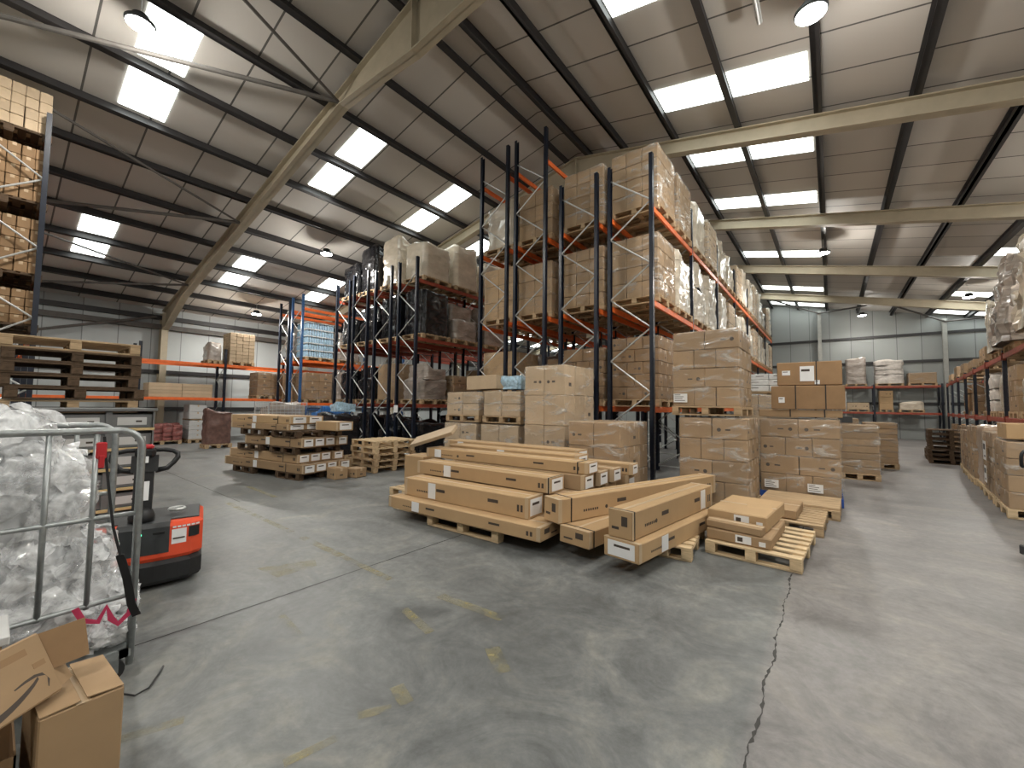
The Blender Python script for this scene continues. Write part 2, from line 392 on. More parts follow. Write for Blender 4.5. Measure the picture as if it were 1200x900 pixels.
def paint_mat():
    m, nt, p = nodes('worn_yellow_paint'); L = nt.links; out = nt.nodes['Material Output']
    tc = N(nt, 'ShaderNodeTexCoord'); nz = N(nt, 'ShaderNodeTexNoise', Scale=7.0, Detail=8.0, Roughness=.7); L.new(tc.outputs['Object'], nz.inputs['Vector'])
    mr = N(nt, 'ShaderNodeMapRange'); mr.inputs['From Min'].default_value = .40; mr.inputs['From Max'].default_value = .66; mr.inputs['To Min'].default_value = 0; mr.inputs['To Max'].default_value = .62; L.new(nz.outputs['Fac'], mr.inputs['Value'])
    p.inputs['Base Color'].default_value = (.36,.31,.15,1); p.inputs['Roughness'].default_value = .6
    tr = N(nt, 'ShaderNodeBsdfTransparent'); mix = N(nt, 'ShaderNodeMixShader'); L.new(mr.outputs[0], mix.inputs[0]); L.new(tr.outputs[0], mix.inputs[1]); L.new(p.outputs[0], mix.inputs[2]); L.new(mix.outputs[0], out.inputs[0])
    return m
PAINT = paint_mat()
def mark(pts): 
    mb = MB(); n = len(pts); mb.v += [Vector((x, y, .003)) for x, y in pts]; mb.face(range(n)); struct(mb.build('floor_marking', PAINT))
mark([(-4.40,1.66),(-4.18,2.12),(-4.02,2.06),(-4.02,1.70)])
def dash(x0, y0, x1, y1, w):
    t = Vector((x1-x0, y1-y0)).normalized(); n = Vector((-t.y, t.x))*w/2
    mark([(x0+n.x,y0+n.y),(x1+n.x,y1+n.y),(x1-n.x,y1-n.y),(x0-n.x,y0-n.y)])
for a in ((-5.0,2.37,-4.08,2.35,.09),(-4.05,2.35,-3.2,2.33,.07),(-2.62,2.40,-1.98,2.45,.09),(-2.67,2.07,-2.25,1.98,.07),(-1.80,2.12,-1.58,1.97,.10),(-1.98,1.50,-1.82,1.45,.08),(-1.95,1.24,-1.86,1.38,.06),(-1.95,.88,-1.90,1.10,.05),(-2.70,.40,-2.60,.68,.06),(-3.3,1.43,-2.92,1.39,.05),(-7.6,2.40,-5.3,2.38,.08),(-8.8,3.1,-7.4,3.05,.08)):
    dash(*a)

# ------------------------------------------------------------------ pallets
def pallet_mb(w=1.2, d=1.0, nb=7, h=.144, gap=None):
    """boards run along x (w); fork openings on the x-facing and y-facing sides"""
    top, blk, bot = MB(), MB(), MB()
    bw = .1 if nb >= 7 else .12
    for i in range(nb):
        y = -d/2+bw/2+(d-bw)*i/(nb-1)
        top.box(-w/2, w/2, y-bw/2, y+bw/2, h-.022, h, 0, .003)
    for x in (-w/2+.05, 0, w/2-.05): top.box(x-.05, x+.05, -d/2, d/2, h-.044, h-.022, 0, .003)
    for x in (-w/2+.05, 0, w/2-.05):
        for y in (-d/2+.06, 0, d/2-.06): blk.box(x-.05, x+.05, y-.06, y+.06, .022, h-.044, 0, .004)
    for y in (-d/2+.06, 0, d/2-.06): bot.box(-w/2, w/2, y-.05, y+.05, 0, .022, 0, .003)
    return top, blk, bot
_pc = {}
def pallet_meshes(w, d, m, nb=7, h=.144):
    k = (round(w,2), round(d,2), m.name, nb, h)
    if k not in _pc:
        t, b, o = pallet_mb(w, d, nb, h)
        _pc[k] = [t.mesh('top_deck', m), MB().box(-.05,.05,-.06,.06,.022,h-.044,0,.004).mesh('spacer_block', m), o.mesh('bottom_deck', m)]
    return _pc[k]
_pj = {}
def pallet_joined(w, d, m, h=.144):
    k = (round(w,2), round(d,2), m.name, h)
    if k not in _pj:
        q = MB()
        for s in pallet_mb(w, d, 7, h):
            b = len(q.v); q.v += s.v; q.f += [tuple(i+b for i in f) for f in s.f]; q.m += s.m
        _pj[k] = q.mesh('pallet', m)
    return _pj[k]
def pallet(label, x, y, z=0, rz=0, w=1.2, d=1.0, m=WOOD, group=None, nb=7, h=.144):
    t = thing('pallet', label, 'pallet', (x, y, z), rz, group)
    ms = pallet_meshes(w, d, m, nb, h); put('top_deck', ms[0], t); put('bottom_deck', ms[2], t)
    for px in (-w/2+.05, 0, w/2-.05):
        for py in (-d/2+.06, 0, d/2-.06): put('spacer_block', ms[1], t, (px, py, 0))
    return t

# ------------------------------------------------------------------ cartons
_cc = {}
def carton_mesh(w, d, h, body, style=0):
    k = (round(w,2), round(d,2), round(h,2), body.name, style)
    if k in _cc: return _cc[k]
    mb = MB(); w -= .008; d -= .008; h -= .006
    mb.box(-w/2, w/2, -d/2, d/2, 0, h, 0, .009)
    e = .0012
    # tape over the top flap joint and a little way down both ends
    mb.box(-w/2, w/2, -.025, .025, h, h+e, 1); 
    for s in (-1, 1):
        xs = sorted((s*w/2, s*(w/2+e))); mb.box(xs[0], xs[1], -.025, .025, h*.72, h, 1)
    if style == 1:   # printed marks low on each side
        for s in (-1, 1):
            ys = sorted((s*d/2, s*(d/2+e)))
            for q in (.30,):
                mb.lathe([(0.0001,-.0005),(min(.03,h*.13),-.0005),(min(.03,h*.13),.0005),(.0001,.0005)], 10, 2, M=Matrix.Translation((q*w, s*(d/2+.0005), h*.45)) @ Matrix.Rotation(PI/2, 4, 'X'))
            mb.box(-.03*w, .12*w, ys[0], ys[1], h*.42, h*.49, 2)
            xs = sorted((s*w/2, s*(w/2+e)))
            mb.box(xs[0], xs[1], -.12*d, .12*d, h*.30, h*.42, 2)
    elif style == 2:
        for s in (-1, 1):
            ys = sorted((s*d/2, s*(d/2+e))); xs = sorted((s*w/2, s*(w/2+e)))
            mb.box(-.3*w, .05*w, ys[0], ys[1], h*.55, h*.68, 2); mb.box(xs[0], xs[1], -.3*d, .1*d, h*.5, h*.65, 2)
    me = mb.mesh('carton', [body, TAPE, INK]); _cc[k] = me; return me

def shell(w, d, h, amp, seed, n=9, sag=0.0, round_=.1, crease=0.0):
    """wrapped outline: rounded box, open at the bottom, wrinkled"""
    mb = MB(); nz = max(5, int(h*(12 if crease else 7))); per = []
    def ring(z, inset):
        pts = []
        W, D = w/2-inset, d/2-inset
        for side in range(4):
            for i in range(n):
                t = -1+2*i/n
                p = [(t*W, -D), (W, t*D), (-t*W, D), (-W, -t*D)][side]
                x, y = p
                c = (abs(x)/max(W,1e-3))**12*(abs(y)/max(D,1e-3))**12
                x *= 1-round_*.35*c; y *= 1-round_*.35*c
                pts.append((x, y, z))
        return pts
    rings = [ring(h*i/nz, 0) for i in range(nz)] + [ring(h*.985, .006), ring(h, .05), ring(h, .2*min(w, d)), ring(h, .42*min(w, d))]
    V = []
    off = Vector((seed*7.3, seed*3.1, seed*5.7))
    for r_ in rings:
        row = []
        for p in r_:
            p = Vector(p); q = Vector((p.x*2.2, p.y*2.2, p.z*3.2))+off
            a = amp*(noise.noise(q)+.55*noise.noise(q*2.3)+.3*noise.noise(q*5.1))
            if crease:
                cq = Vector((q.x*1.1+q.z*.5, q.y*1.1-q.z*.4, q.z*1.3)); wq = noise.noise(q*.8)
                a += crease*((1-2.4*abs(noise.noise(cq+Vector((wq, wq, wq)))))*.6+(1-2.4*abs(noise.noise(cq*2.2)))*.4)-crease*.35
            nd = Vector((p.x/w, p.y/d, 0)); nd = nd.normalized() if nd.length > 1e-4 else Vector((0,0,1))
            top = max(0, (p.z/h-.86)/.14)
            dz = (noise.noise(Vector((p.x*2.5, p.y*2.5, seed*4.4)))*amp*2.2 - sag*noise.noise(Vector((p.x*1.3, p.y*1.3, seed)))) * top
            row.append(p + nd*a*(1 if p.z > .02 else .3) + Vector((0, 0, dz)))
        V.append(row)
    b = 0; m = 4*n
    for r_ in V: mb.v += r_
    for i in range(len(V)-1):
        for k in range(m): mb.face([i*m+k, i*m+(k+1) % m, (i+1)*m+(k+1) % m, (i+1)*m+k])
    mb.face([(len(V)-1)*m+k for k in range(m)])
    return mb
_sc = {}
def wrap_mesh(w, d, h, v, mt):
    k = (round(w,2), round(d,2), round(h,2), v, mt.name)
    if k not in _sc: _sc[k] = shell(w+.022, d+.022, h+.012, .011, v*1.7+3, n=10).mesh('stretch_wrap', mt, True)
    return _sc[k]
_bc = {}
def bale_mesh(w, d, h, v, mt, amp=.028, nm='wrapped_goods'):
    k = (round(w,2), round(d,2), round(h,2), v, mt.name, amp)
    if k not in _bc: _bc[k] = shell(w-.06, d-.06, h, amp*.8, v*2.3+1, n=13 if nm == 'wrapped_goods' else 8, sag=.22, round_=.3, crease=.035).mesh(nm, mt, True)
    return _bc[k]
def label_mesh():
    mb = MB().box(-.105, .105, -.001, 0, -.07, .07, 0)
    for i, (a, b) in enumerate(((-.09,.0),(-.09,.05),(-.09,.03),(-.09,.07))):
        mb.box(a, b, -.0016, -.001, .045-i*.03, .055-i*.03, 1)
    return mb.mesh('shipping_label', [PAPER, INK])
LABELME = label_mesh()

def load(label, x, y, z, rz=0, w=1.0, d=1.15, h=1.1, kind='carton', grid=(3,3,4), body=CARD, style=1, wrap=FILM, pm=WOOD, group=None, v=None, labels=(), ph=.144, nowrap=False, cat='pallet load', name='wrapped_pallet_load', missing=()):
    """a pallet and the goods film-wrapped onto it (one thing); h is the height of the goods"""
    v = random.randint(0, 5) if v is None else v
    t = thing(name, label, cat, (x, y, z), rz, group)
    if ph: put('pallet', pallet_joined(w, d, pm, ph), t)
    z0 = ph
    if kind == 'carton':
        nx0, ny0, nzz = grid; ch = h/nzz
        for k in range(nzz):
            nx, ny = nx0, ny0
            if style == 1 and k % 2 and nx0 > 1 and wrap is not None: nx, ny = (nx0-1, ny0+1) if nx0 > 2 else (nx0, ny0)
            cw, cd = (w-.03)/nx, (d-.03)/ny
            for i in range(nx):
                for j in range(ny):
                    if 0 < i < nx-1 and 0 < j < ny-1 and k < nzz-1: continue
                    if (i, j, k) in missing: continue
                    me = carton_mesh(cw, cd, ch, body, 0 if (style == 1 and random.random() < .55) else style)
                    o = put('carton', me, t, ((i-(nx-1)/2)*cw+random.uniform(-.004,.004), (j-(ny-1)/2)*cd+random.uniform(-.004,.004), z0+k*ch+.001), random.uniform(-.006,.006)+(PI if random.random() < .5 else 0))
        if not nowrap and wrap is not None:
            put('stretch_wrap', wrap_mesh(w, d, h, v % 3, wrap), t, (0, 0, z0))
    elif kind == 'bale':
        if h > .95 and v % 2 == 0 and not nowrap:
            q = .52+.08*(v % 3)
            put('wrapped_goods', bale_mesh(w, d, h*q, v, body, .034), t, (0, 0, z0+.002))
            put('wrapped_goods', bale_mesh(w*.86, d*.88, h*(1-q), v+1, body, .04), t, (.03*(v-2), .025*(v-3), z0+h*q-.02), .05*(v-2))
        else:
            put('wrapped_goods', bale_mesh(w, d, h, v, body, .034), t, (0, 0, z0+.002))
    elif kind == 'sacks':
        nl = grid[2]
        for k in range(nl):
            for i in range(grid[0]):
                for j in range(grid[1]):
                    sw, sd, sh = w/grid[0], d/grid[1], h/nl
                    o = put('sack', bale_mesh(sw+.06, sd+.06, sh, (k+i+j+v) % 4, body, .02, 'sack'), t, ((i-(grid[0]-1)/2)*sw, (j-(grid[1]-1)/2)*sd, z0+k*sh+.002), random.uniform(-.05,.05))
    for (side, a, b) in labels:      # side: 'f' = -y face, 'r' = +x face
        o = put('shipping_label', LABELME, t)
        if side == 'f': o.location = (a, -d/2-.022, z0+b)
        else: o.location = (w/2+.022, a, z0+b); o.rotation_euler = (0, 0, PI/2)
    return t

# ------------------------------------------------------------------ racking
_rc = {}
def rack(label, x, y, rz, depth, nb, bay, levels, H, phase, group=None, post=POST, beam=BEAM, bays_missing=(), plates=(), nlev=None):
    t = thing('pallet_rack', label, 'racking', (x, y, 0), rz, group)
    key = (depth, H, phase)
    if key not in _rc:
        mb = MB(); z = phase; i = 0; zs = [.15]; 
        while z < H-.12: zs.append(z); z += .625
        if zs[1]-zs[0] < .3: zs.pop(0)
        xs = (.055, depth-.055)
        first = 0
        for a, b in zip(zs, zs[1:]):
            k = round((a-phase)/.625) % 2
            k = first
            mb.tube([(xs[k], -.02, a), (xs[1-k], .02, b)], .016, 6); first = 1-first
        mb.tube([(xs[0], 0, .12), (xs[1], 0, .12)], .016, 6)
        pm = MB()
        pm.box(-.035, .035, -.045, -.037, 0, H).box(-.035, .035, .037, .045, 0, H).box(-.035, -.027, -.045, .045, 0, H)
        pm.box(-.07, .07, -.07, .07, 0, .008)
        for zz in range(int(H/.1)):
            for q in (-.02, .02): pm.box(-.0362, -.035, q-.006, q+.006, .1+zz*.1, .13+zz*.1, 1)
        _rc[key] = (mb.mesh('frame_bracing', GALV), pm.mesh('post', [post, BLACK]))
    fm, pm_ = _rc[key]
    bk = ('beam', round(bay,2), beam.name)
    if bk not in _rc:
        b = MB().box(-.022, .022, .05, bay-.05, -.055, .055, 0, .006)
        for q in (.046, bay-.052): b.box(-.035, .03, q, q+.006, -.09, .09)
        _rc[bk] = b.mesh('beam', beam)
    for i in range(nb+1):
        f = put('upright_frame', fm, t, (0, i*bay, 0))
        put('post', pm_, f, (.035, 0, 0)); put('post', pm_, f, (depth-.035, 0, 0), PI)
    for i in range(nb):
        for j, zl in enumerate(levels):
            if (i, j) in bays_missing: continue
            for q in (.028, depth-.028):
                put('beam', _rc[bk], t, (q, i*bay, zl), 0)
    for i in plates:
        MB().box(-.02, .18, -.052, -.048, -.11, .11).build('rack_notice', PAPER, t, False, (i, 0, 1.45))
    return t
def in_rack(x, y, rz, lx, ly):
    c, s = math.cos(rz), math.sin(rz); return x+c*lx-s*ly, y+s*lx+c*ly
LEV = (1.55, 3.60, 5.45)
LVN = {0: 'ground', 1: 'lower', 2: 'middle', 3: 'top'}
def fill(rk, x, y, rz, depth, bay, specs, levels=LEV, names=None, n0=0):
    """specs: list of (level index, slot, look, kwargs); two slots to a bay"""
    names = names or {0: 'floor under the', 1: 'lower beams of the', 2: 'middle beams of the', 3: 'top beams of the'}
    for lv, slot, look, kw in specs:
        ly = bay*(slot//2)+bay/2+(-.66 if slot % 2 == 0 else .66)*bay/2.85
        X, Y = in_rack(x, y, rz, depth/2, ly)
        z = (levels[lv-1]+.057) if lv else .002
        load('%s, %s along the %s %s' % (look, ORD[slot], names[lv], rk), X, Y, z, rz, group='pallet loads in the '+rk, **kw)
# ------------------------------------------------------------------ rack block
DEP = .93; Y0 = 7.7; BAY = 2.85
RX = dict(a=-3.55, b=-4.71, c=-6.0, d=-7.13, e=-10.57, f=-11.83, g=-13.13, h=-14.25, i=-17.86, j=-19.0)
rack('navy and orange pallet rack of cream wrapped loads along the wide aisle', RX['a'], Y0, 0, DEP, 7, BAY, LEV, 6.54, .625)
rack('navy pallet rack of cartons back to back with the rack along the wide aisle', RX['b'], Y0, 0, DEP, 4, BAY, LEV, 6.54, .60)
rack('tallest inner rack, bare orange beams at its top, beside the carton racks', RX['c'], Y0, 0, DEP, 4, BAY, LEV+(7.3,), 8.1, .625)
rack('tallest outer rack, bare at its top, facing the rack of black bales', RX['d'], Y0, 0, DEP, 4, BAY, LEV+(7.3,), 8.1, .60)
def C(h=1.1, g=(2,3,4), b=CARD, **k): return dict(h=h, grid=g, body=b, **k)
def B(h=1.2, b=PALE, **k): return dict(h=h, kind='bale', body=b, **k)
# rack along the wide aisle
S = []
S += [(3,0,'big neat brown carton load', C(1.22,(3,3,4),CARD,style=0,wrap=FILMH)), (3,1,'film-wrapped brown carton load', C(1.2,(3,3,4),wrap=FILMH))]
S += [(2,0,'film-wrapped brown carton load', C(1.25,(3,3,4),style=0,wrap=FILMH)), (2,1,'pale film-wrapped load', B(1.3))]
S += [(1,0,'film-wrapped dark carton load', C(1.25,(3,3,5),CARDD)), (1,1,'film-wrapped dark carton load', C(1.3,(3,3,5),CARDD))]
hs = [1.25,1.3,1.45,1.2,1.35,1.5,1.15,1.4,1.3,1.45,1.2,1.35]
for s in range(2, 14):
    S.append((3, s, 'cream film-wrapped load', B(hs[(s*5) % 12]) if s % 3 else C(hs[s % 12], (2,2,4), CARDP, wrap=FILMH)))
    S.append((2, s, 'cream film-wrapped load', B(hs[(s*7) % 12]) if (s % 4 != 1) else C(1.3, (2,2,4), CARDP, wrap=FILMH)))
    S.append((1, s, 'film-wrapped carton load', C(1.25,(2,2,4),CARD) if s % 2 else B(1.25,GREYW)))
S = [q for q in S if not (q[0] == 2 and q[1] == 1)] + [(2,1,'pale film-wrapped load', B(1.25))]
fill('wide-aisle rack', RX['a'], Y0, 0, DEP, BAY, S)
S = [(3,0,'neat brown carton load', C(1.2,(3,3,4),style=0,wrap=FILMH)), (3,1,'brown carton load', C(1.1,(2,2,4))), (2,0,'brown carton load', C(1.25,(3,3,5),style=0)), (2,1,'brown carton load', C(1.2,(2,2,4))),
     (1,0,'brown carton load', C(1.1,(3,2,4),CARDD)), (1,1,'brown carton load', C(1.1,(2,2,4),CARDD)), (3,2,'brown carton load', C(1.2,(2,2,3))), (2,2,'brown carton load', C(1.2,(2,2,3)))]
fill('rack behind the wide-aisle rack', RX['b'], Y0, 0, DEP, BAY, S)
S = [(3,0,'plain brown carton load', C(1.15,(2,2,3),CARD,style=0)), (3,1,'plain brown carton load', C(1.2,(2,2,3))), (2,0,'brown carton load', C(1.2,(2,3,3),style=0)), (2,1,'brown carton load', C(1.25,(2,2,3))),
     (1,0,'grey film-wrapped load', B(.7,GREYW)), (1,1,'brown carton load', C(1.1,(2,2,3),CARDD)), (3,2,'brown carton load', C(1.2,(2,2,3)))]
fill('tallest inner rack', RX['c'], Y0, 0, DEP, BAY, S)
S = [(3,0,'white film-wrapped load', B(1.1)), (3,1,'brown carton load', C(1.25,(2,2,3))), (2,0,'plain tan carton load', C(1.3,(2,2,3),CARDL,style=0)), (2,1,'brown carton load', C(1.1,(2,2,3))),
     (1,0,'two-tier tan carton load', C(1.2,(1,2,2),CARDL,style=0)), (1,1,'grey film-wrapped load', B(1.2,GREYW)), (3,2,'cream film-wrapped load', B(1.3)), (2,2,'grey film-wrapped load', B(1.3,GREYW))]
fill('tallest outer rack', RX['d'], Y0, 0, DEP, BAY, S)

# block of four racks with black bales
rack('first navy bale rack, with dull red beams, facing the tallest racks', RX['e'], Y0, 0, DEP, 3, BAY, (1.55,3.55,5.32), 6.03, .60, beam=BEAMR, plates=(.0,))
rack('second navy bale rack, behind the one facing the tallest racks', RX['f'], Y0, 0, DEP, 2, BAY, (1.55,3.55,5.32), 6.0, .625, beam=BEAMR)
rack('third navy bale rack, under the big shiny black bale', RX['g'], Y0, 0, DEP, 2, BAY, (1.55,3.55,5.32), 6.1, .60, beam=BEAMR, plates=(.2,))
rack('fourth navy bale rack, across the gap from the blue rack', RX['h'], Y0, 0, DEP, 2, BAY, (1.55,3.55,5.32), 5.95, .625, beam=BEAMR)
LE = (1.55,3.55,5.32)
S = [(3,0,'lumpy cream film-wrapped load', B(1.05)), (3,1,'tall cream film-wrapped load', B(1.35)), (3,2,'cream film-wrapped load', B(1.2)), (2,0,'black film-wrapped bale', B(1.35,BLACKF)), (2,1,'mixed grey wrapped load', B(1.2,GREYW)), (2,2,'grey wrapped load', B(1.3,GREYW)),
     (1,0,'grey film-wrapped stack', B(1.05,GREYW)), (1,1,'low brown carton load', C(.8,(2,2,3))), (1,2,'brown carton load', C(1.1,(2,2,3))), (0,0,'black wrapped bale', B(.9,BLACKF)), (0,1,'dark wrapped load', B(1.1,BLACKF)), (0,2,'dark wrapped load', B(1.0,BLACKF))]
fill('first navy bale rack', RX['e'], Y0, 0, DEP, BAY, S, LE)
S = [(3,0,'high white-capped cream load', B(1.5)), (3,1,'cream film-wrapped load', B(1.3)), (2,0,'black film-wrapped bale', B(1.3,BLACKF)), (2,1,'tan carton load', C(1.2,(2,2,3),CARDL)), (1,0,'plain tan carton load', C(1.15,(1,2,1),CARD,style=0)), (1,1,'dark wrapped load', B(1.1,BLACKF)), (0,0,'dark wrapped load', B(1.1,BLACKF))]
fill('second navy bale rack', RX['f'], Y0, 0, DEP, BAY, S, LE)
S = [(3,0,'big shiny black bale', B(1.5,BLACKF)), (3,1,'black film-wrapped bale', B(1.4,BLACKF)), (2,0,'black film-wrapped bale', B(1.15,BLACKF)), (2,1,'black film-wrapped bale', B(1.2,BLACKF)), (1,0,'black film-wrapped bale', B(1.1,BLACKF)), (1,1,'grey wrapped load', B(1.1,GREYW)), (0,0,'dark wrapped load', B(1.1,BLACKF))]
fill('third navy bale rack', RX['g'], Y0, 0, DEP, BAY, S, LE)
S = [(3,0,'shiny loose black bale', B(1.05,BLACKF)), (2,0,'black film-wrapped bale', B(.9,BLACKF)), (2,1,'tan carton load', C(1.1,(2,2,3))), (1,0,'black film-wrapped bale', B(1.0,BLACKF)), (1,1,'brown carton load', C(1.1,(2,2,3))), (0,0,'dark wrapped load', B(1.0,BLACKF))]
fill('fourth navy bale rack', RX['h'], Y0, 0, DEP, BAY, S, LE)

# blue rack with drink crates
LB = (1.55,3.30,5.45)
rack('bright blue pallet rack with orange beams around the bottle crates', RX['i'], Y0, 0, .98, 2, BAY, LB, 6.05, .60, post=POSTB)
rack('navy pallet rack behind the bright blue one', RX['j'], Y0, 0, DEP, 2, BAY, LB, 5.95, .625, plates=(.1,))
def crates(label, x, y, z):
    t = thing('bottle_crate_pallet', label, 'pallet load', (x, y, z), 0)
    put('pallet', pallet_joined(1.0, 1.2, WOOD), t)
    mb = MB(); W, D = .96, 1.16
    for k in range(5):
        z0 = .146+k*.29
        mb.box(-W/2, W/2, -D/2, D/2, z0, z0+.012, 1); mb.box(-W/2, W/2, -D/2, D/2, z0+.262, z0+.285, 1)
        for i in range(9):
            for j in range(11):
                if 0 < i < 8 and 0 < j < 10: continue
                mb.lathe([(.040, z0+.013),(.047, z0+.03),(.047, z0+.18),(.018, z0+.23),(.018, z0+.261)], 8, 0, (-W/2+.055+i*.106, -D/2+.055+j*.105, 0))
    mb.build('bottle_tray', [ICE, PAPER], t)
    return t
crates('tall pallet of blue bottled water in white trays on the bright blue rack', RX['i']+.49, Y0+.77, 3.36)
fill('bright blue rack', RX['i'], Y0, 0, .98, BAY, [(1,0,'brown carton load', C(1.1,(2,2,3),CARDD)), (1,1,'grey wrapped load', B(1.2,GREYW)), (2,1,'grey wrapped load', B(1.2,GREYW)), (0,1,'dark wrapped load', B(1.0,BLACKF))], LB)
fill('rack behind the blue one', RX['j'], Y0, 0, DEP, BAY, [(1,0,'brown carton load', C(1.1,(2,2,3),CARDD)), (1,1,'brown carton load', C(1.2,(2,2,3),CARDD)), (2,0,'grey wrapped load', B(1.0,GREYW))], LB)

# rack along the left wall
LW = (1.70, 3.07)
rack('low navy and orange pallet rack standing against the wall behind the pallet truck', -20.45, -2.0, 0, 1.0, 6, 2.62, LW, 3.75, .60)
def bundle(nm, label, cat, x, y, z, w, d, h, nx, ny, nz, m, rz=0, style=0, part='plank'):
    t = thing(nm, label, cat, (x, y, z), rz)
    me = MB().box(-w/2/nx+.004, w/2/nx-.004, -d/2/ny+.004, d/2/ny-.004, 0, h/nz-.004, 0, .004).mesh(part, m)
    for i in range(nx):
        for j in range(ny):
            for k in range(nz): put(part, me, t, ((i-(nx-1)/2)*w/nx, (j-(ny-1)/2)*d/ny, k*h/nz))
    return t
bundle('carton_bundle', 'long low stack of pale flat cartons on the lower beams of the wall rack', 'carton stack', -19.95, 4.5, 1.76, .9, 1.95, .52, 1, 2, 4, CARDP, part='flat_carton')
load('tall tan carton tower above the top beams of the wall rack', -19.9, 6.45, 3.13, w=.9, d=.95, h=1.2, grid=(3,4,8), body=CARDP, style=0, wrap=None)
load('dark narrow stack on the wall rack beside the tan carton tower', -19.9, 5.5, 3.13, w=.9, d=.5, h=.65, kind='bale', body=GREYW)
load('low stack of maroon netted goods on the floor under the wall rack', -19.9, 3.98, .0, w=1.0, d=1.15, h=.58, kind='sacks', grid=(3,4,4), body=MAROON)
load('grey wrapped load on the floor under the wall rack, beside the white cartons', -19.9, 2.2, .0, w=1.0, d=1.15, h=.9, kind='bale', body=GREYW)
load('short stack of white cartons on the floor under the wall rack', -19.9, 5.05, .0, w=.9, d=.62, h=.72, grid=(1,1,4), body=WHITEBOX, style=0, wrap=None)
load('pair of white cartons above the short white stack under the wall rack', -19.95, 5.05, .90, w=.8, d=.6, h=.55, grid=(1,1,2), body=WHITEBOX, style=0, wrap=None, ph=.02)
load('dark maroon wrapped load on the floor in front of the wall rack', -17.0, 4.95, .0, w=.6, d=.8, h=1.2, kind='bale', body=mat('maroon_wrapped_load', (.14,.075,.06), .35, var=.4, scale=7, bump=.6))
load('brown wrapped carton load on the wall rack just past the tan carton tower', -19.9, 7.6, 1.76, w=.95, d=1.1, h=1.0, grid=(2,2,3), body=CARDD)

# end-on rack at the near left: its end frame faces the pallet truck
rack('end-on navy rack of small tan cartons seen past the roll cage of film', -11.0, -.5, PI/2, .95, 3, 2.7, (2.72,3.62,4.92,6.18), 6.75, .53)
for k, (zl, hh, nm) in enumerate(((2.72,.60,'lowest'),(3.62,.98,'second lowest'),(4.92,.96,'second highest'),(6.18,.78,'highest'))):
    for s in range(2):
        load('tan cartons on the %s beams of the end-on rack, %s in' % (nm, ORD[s]), -11.0-.66-1.3*s, -.03, zl+.057, 0, w=1.15, d=1.0, h=hh, grid=(3,6,5 if hh > .9 else 4), body=CARDP if k == 3 else CARDD, style=0, wrap=None, pm=WOODD, group='carton stacks on the end-on rack', nowrap=True)  # lower tiers use darker cartons to imitate dim light; top tier stays pale
# ------------------------------------------------------------------ far wall rack and the long low rack with bulk bags
LF = (1.42, 2.86)
rack('low red-beamed rack standing along the far wall', 4.55, 30.35, PI/2, .95, 2, 2.65, LF, 3.0, .60, beam=BEAMR)
def far(lx, zl, **k):
    return dict(x=lx, y=30.82, z=zl+.057, **k)
load('pair of stacked white drums wrapped in film on the far wall rack', w=.95, d=.9, h=1.5, kind='bale', body=GREYW, **far(1.15, 2.86))
load('cream sack load with a loose film tail on the far wall rack', w=1.15, d=.9, h=1.25, kind='sacks', grid=(1,1,5), body=SACKM, **far(2.55, 2.86))
load('low open carton load on the upper beams of the far wall rack by the corner', w=1.1, d=.85, h=.55, kind='carton', grid=(1,1,1), body=CARD, **far(3.85, 2.86))
load('single tan carton stack on the lower beams of the far wall rack', w=.6, d=.6, h=1.05, grid=(1,1,3), body=CARDL, wrap=None, **far(2.4, 1.42))
load('white film-wrapped bundle on the lower beams of the far wall rack', w=1.0, d=.8, h=.42, kind='bale', body=PALE, **far(3.4, 1.42))
load('low carton tray load on the lower beams of the far wall rack', w=1.0, d=.8, h=.38, grid=(2,2,1), body=CARDP, wrap=None, **far(1.2, 1.42))
mb = MB()
for k in range(4): mb.box(-.32+k*.2, -.26+k*.2, -.04, .04, 0, 1.15)
mb.box(-.34, .36, -.05, .05, 1.15, 1.2).box(-.34, .36, -.05, .05, 0, .04)
tag(mb.build('slatted_panel', PAPER, None, False, (.35, 30.1, 1.55-.0)), 'white slatted panel standing beside the far wall rack', 'panel')
bpy.data.objects['slatted_panel'].location = (.35, 30.6, 0.001)
bpy.data.objects['slatted_panel'].scale = (1, 1, 2.2)

BR = -.0948; BX, BY = 2.65, 9.3
LR = (1.40, 2.86)
rack('long low rack with dull red beams under the pale bulk bags', BX, BY, BR, 1.0, 8, 2.55, LR, 3.0, .60, beam=BEAMR)
def bagload(label, lx, ly, zl, w, d, h, amp=.07, v=0, body=PALE, n=1):
    X, Y = in_rack(BX, BY, BR, lx, ly)
    t = thing('bulk_bag', label, 'bulk bag', (X, Y, zl), BR)
    put('pallet', pallet_joined(1.0, 1.15, WOOD), t)
    hh = h/n
    for k in range(n):
        put('bag', shell(w-.08*k, d-.08*k, hh, amp, v+k*1.3, n=11, sag=.35, round_=.5).mesh('bag', body), t, (.02*k, .03*k, .146+k*hh*.97))
    return t
bagload('big cream bulk bag with a square rim, third along the low rack', .5, 6.0, 2.92, 1.15, 1.2, 1.25, .05, 1)
bagload('huge crumpled grey bag pile, second from the near end of the low rack', .5, 4.3, 2.92, 1.35, 1.6, 1.75, .12, 2, GREYW, 3)
bagload('huge crumpled pale bag pile at the near end of the low rack', .5, 1.8, 2.92, 1.3, 1.6, 1.9, .12, 3, PALE, 3)
def rload(label, ly, lv, lx=.5, **k):
    X, Y = in_rack(BX, BY, BR, lx, ly)
    return load(label, X, Y, (LR[lv-1]+.057) if lv else .002, BR, **k)
rload('flat brown carton load on the upper beams of the low rack, after the cream bag', 8.3, 2, h=.35, grid=(1,2,1), body=CARD)
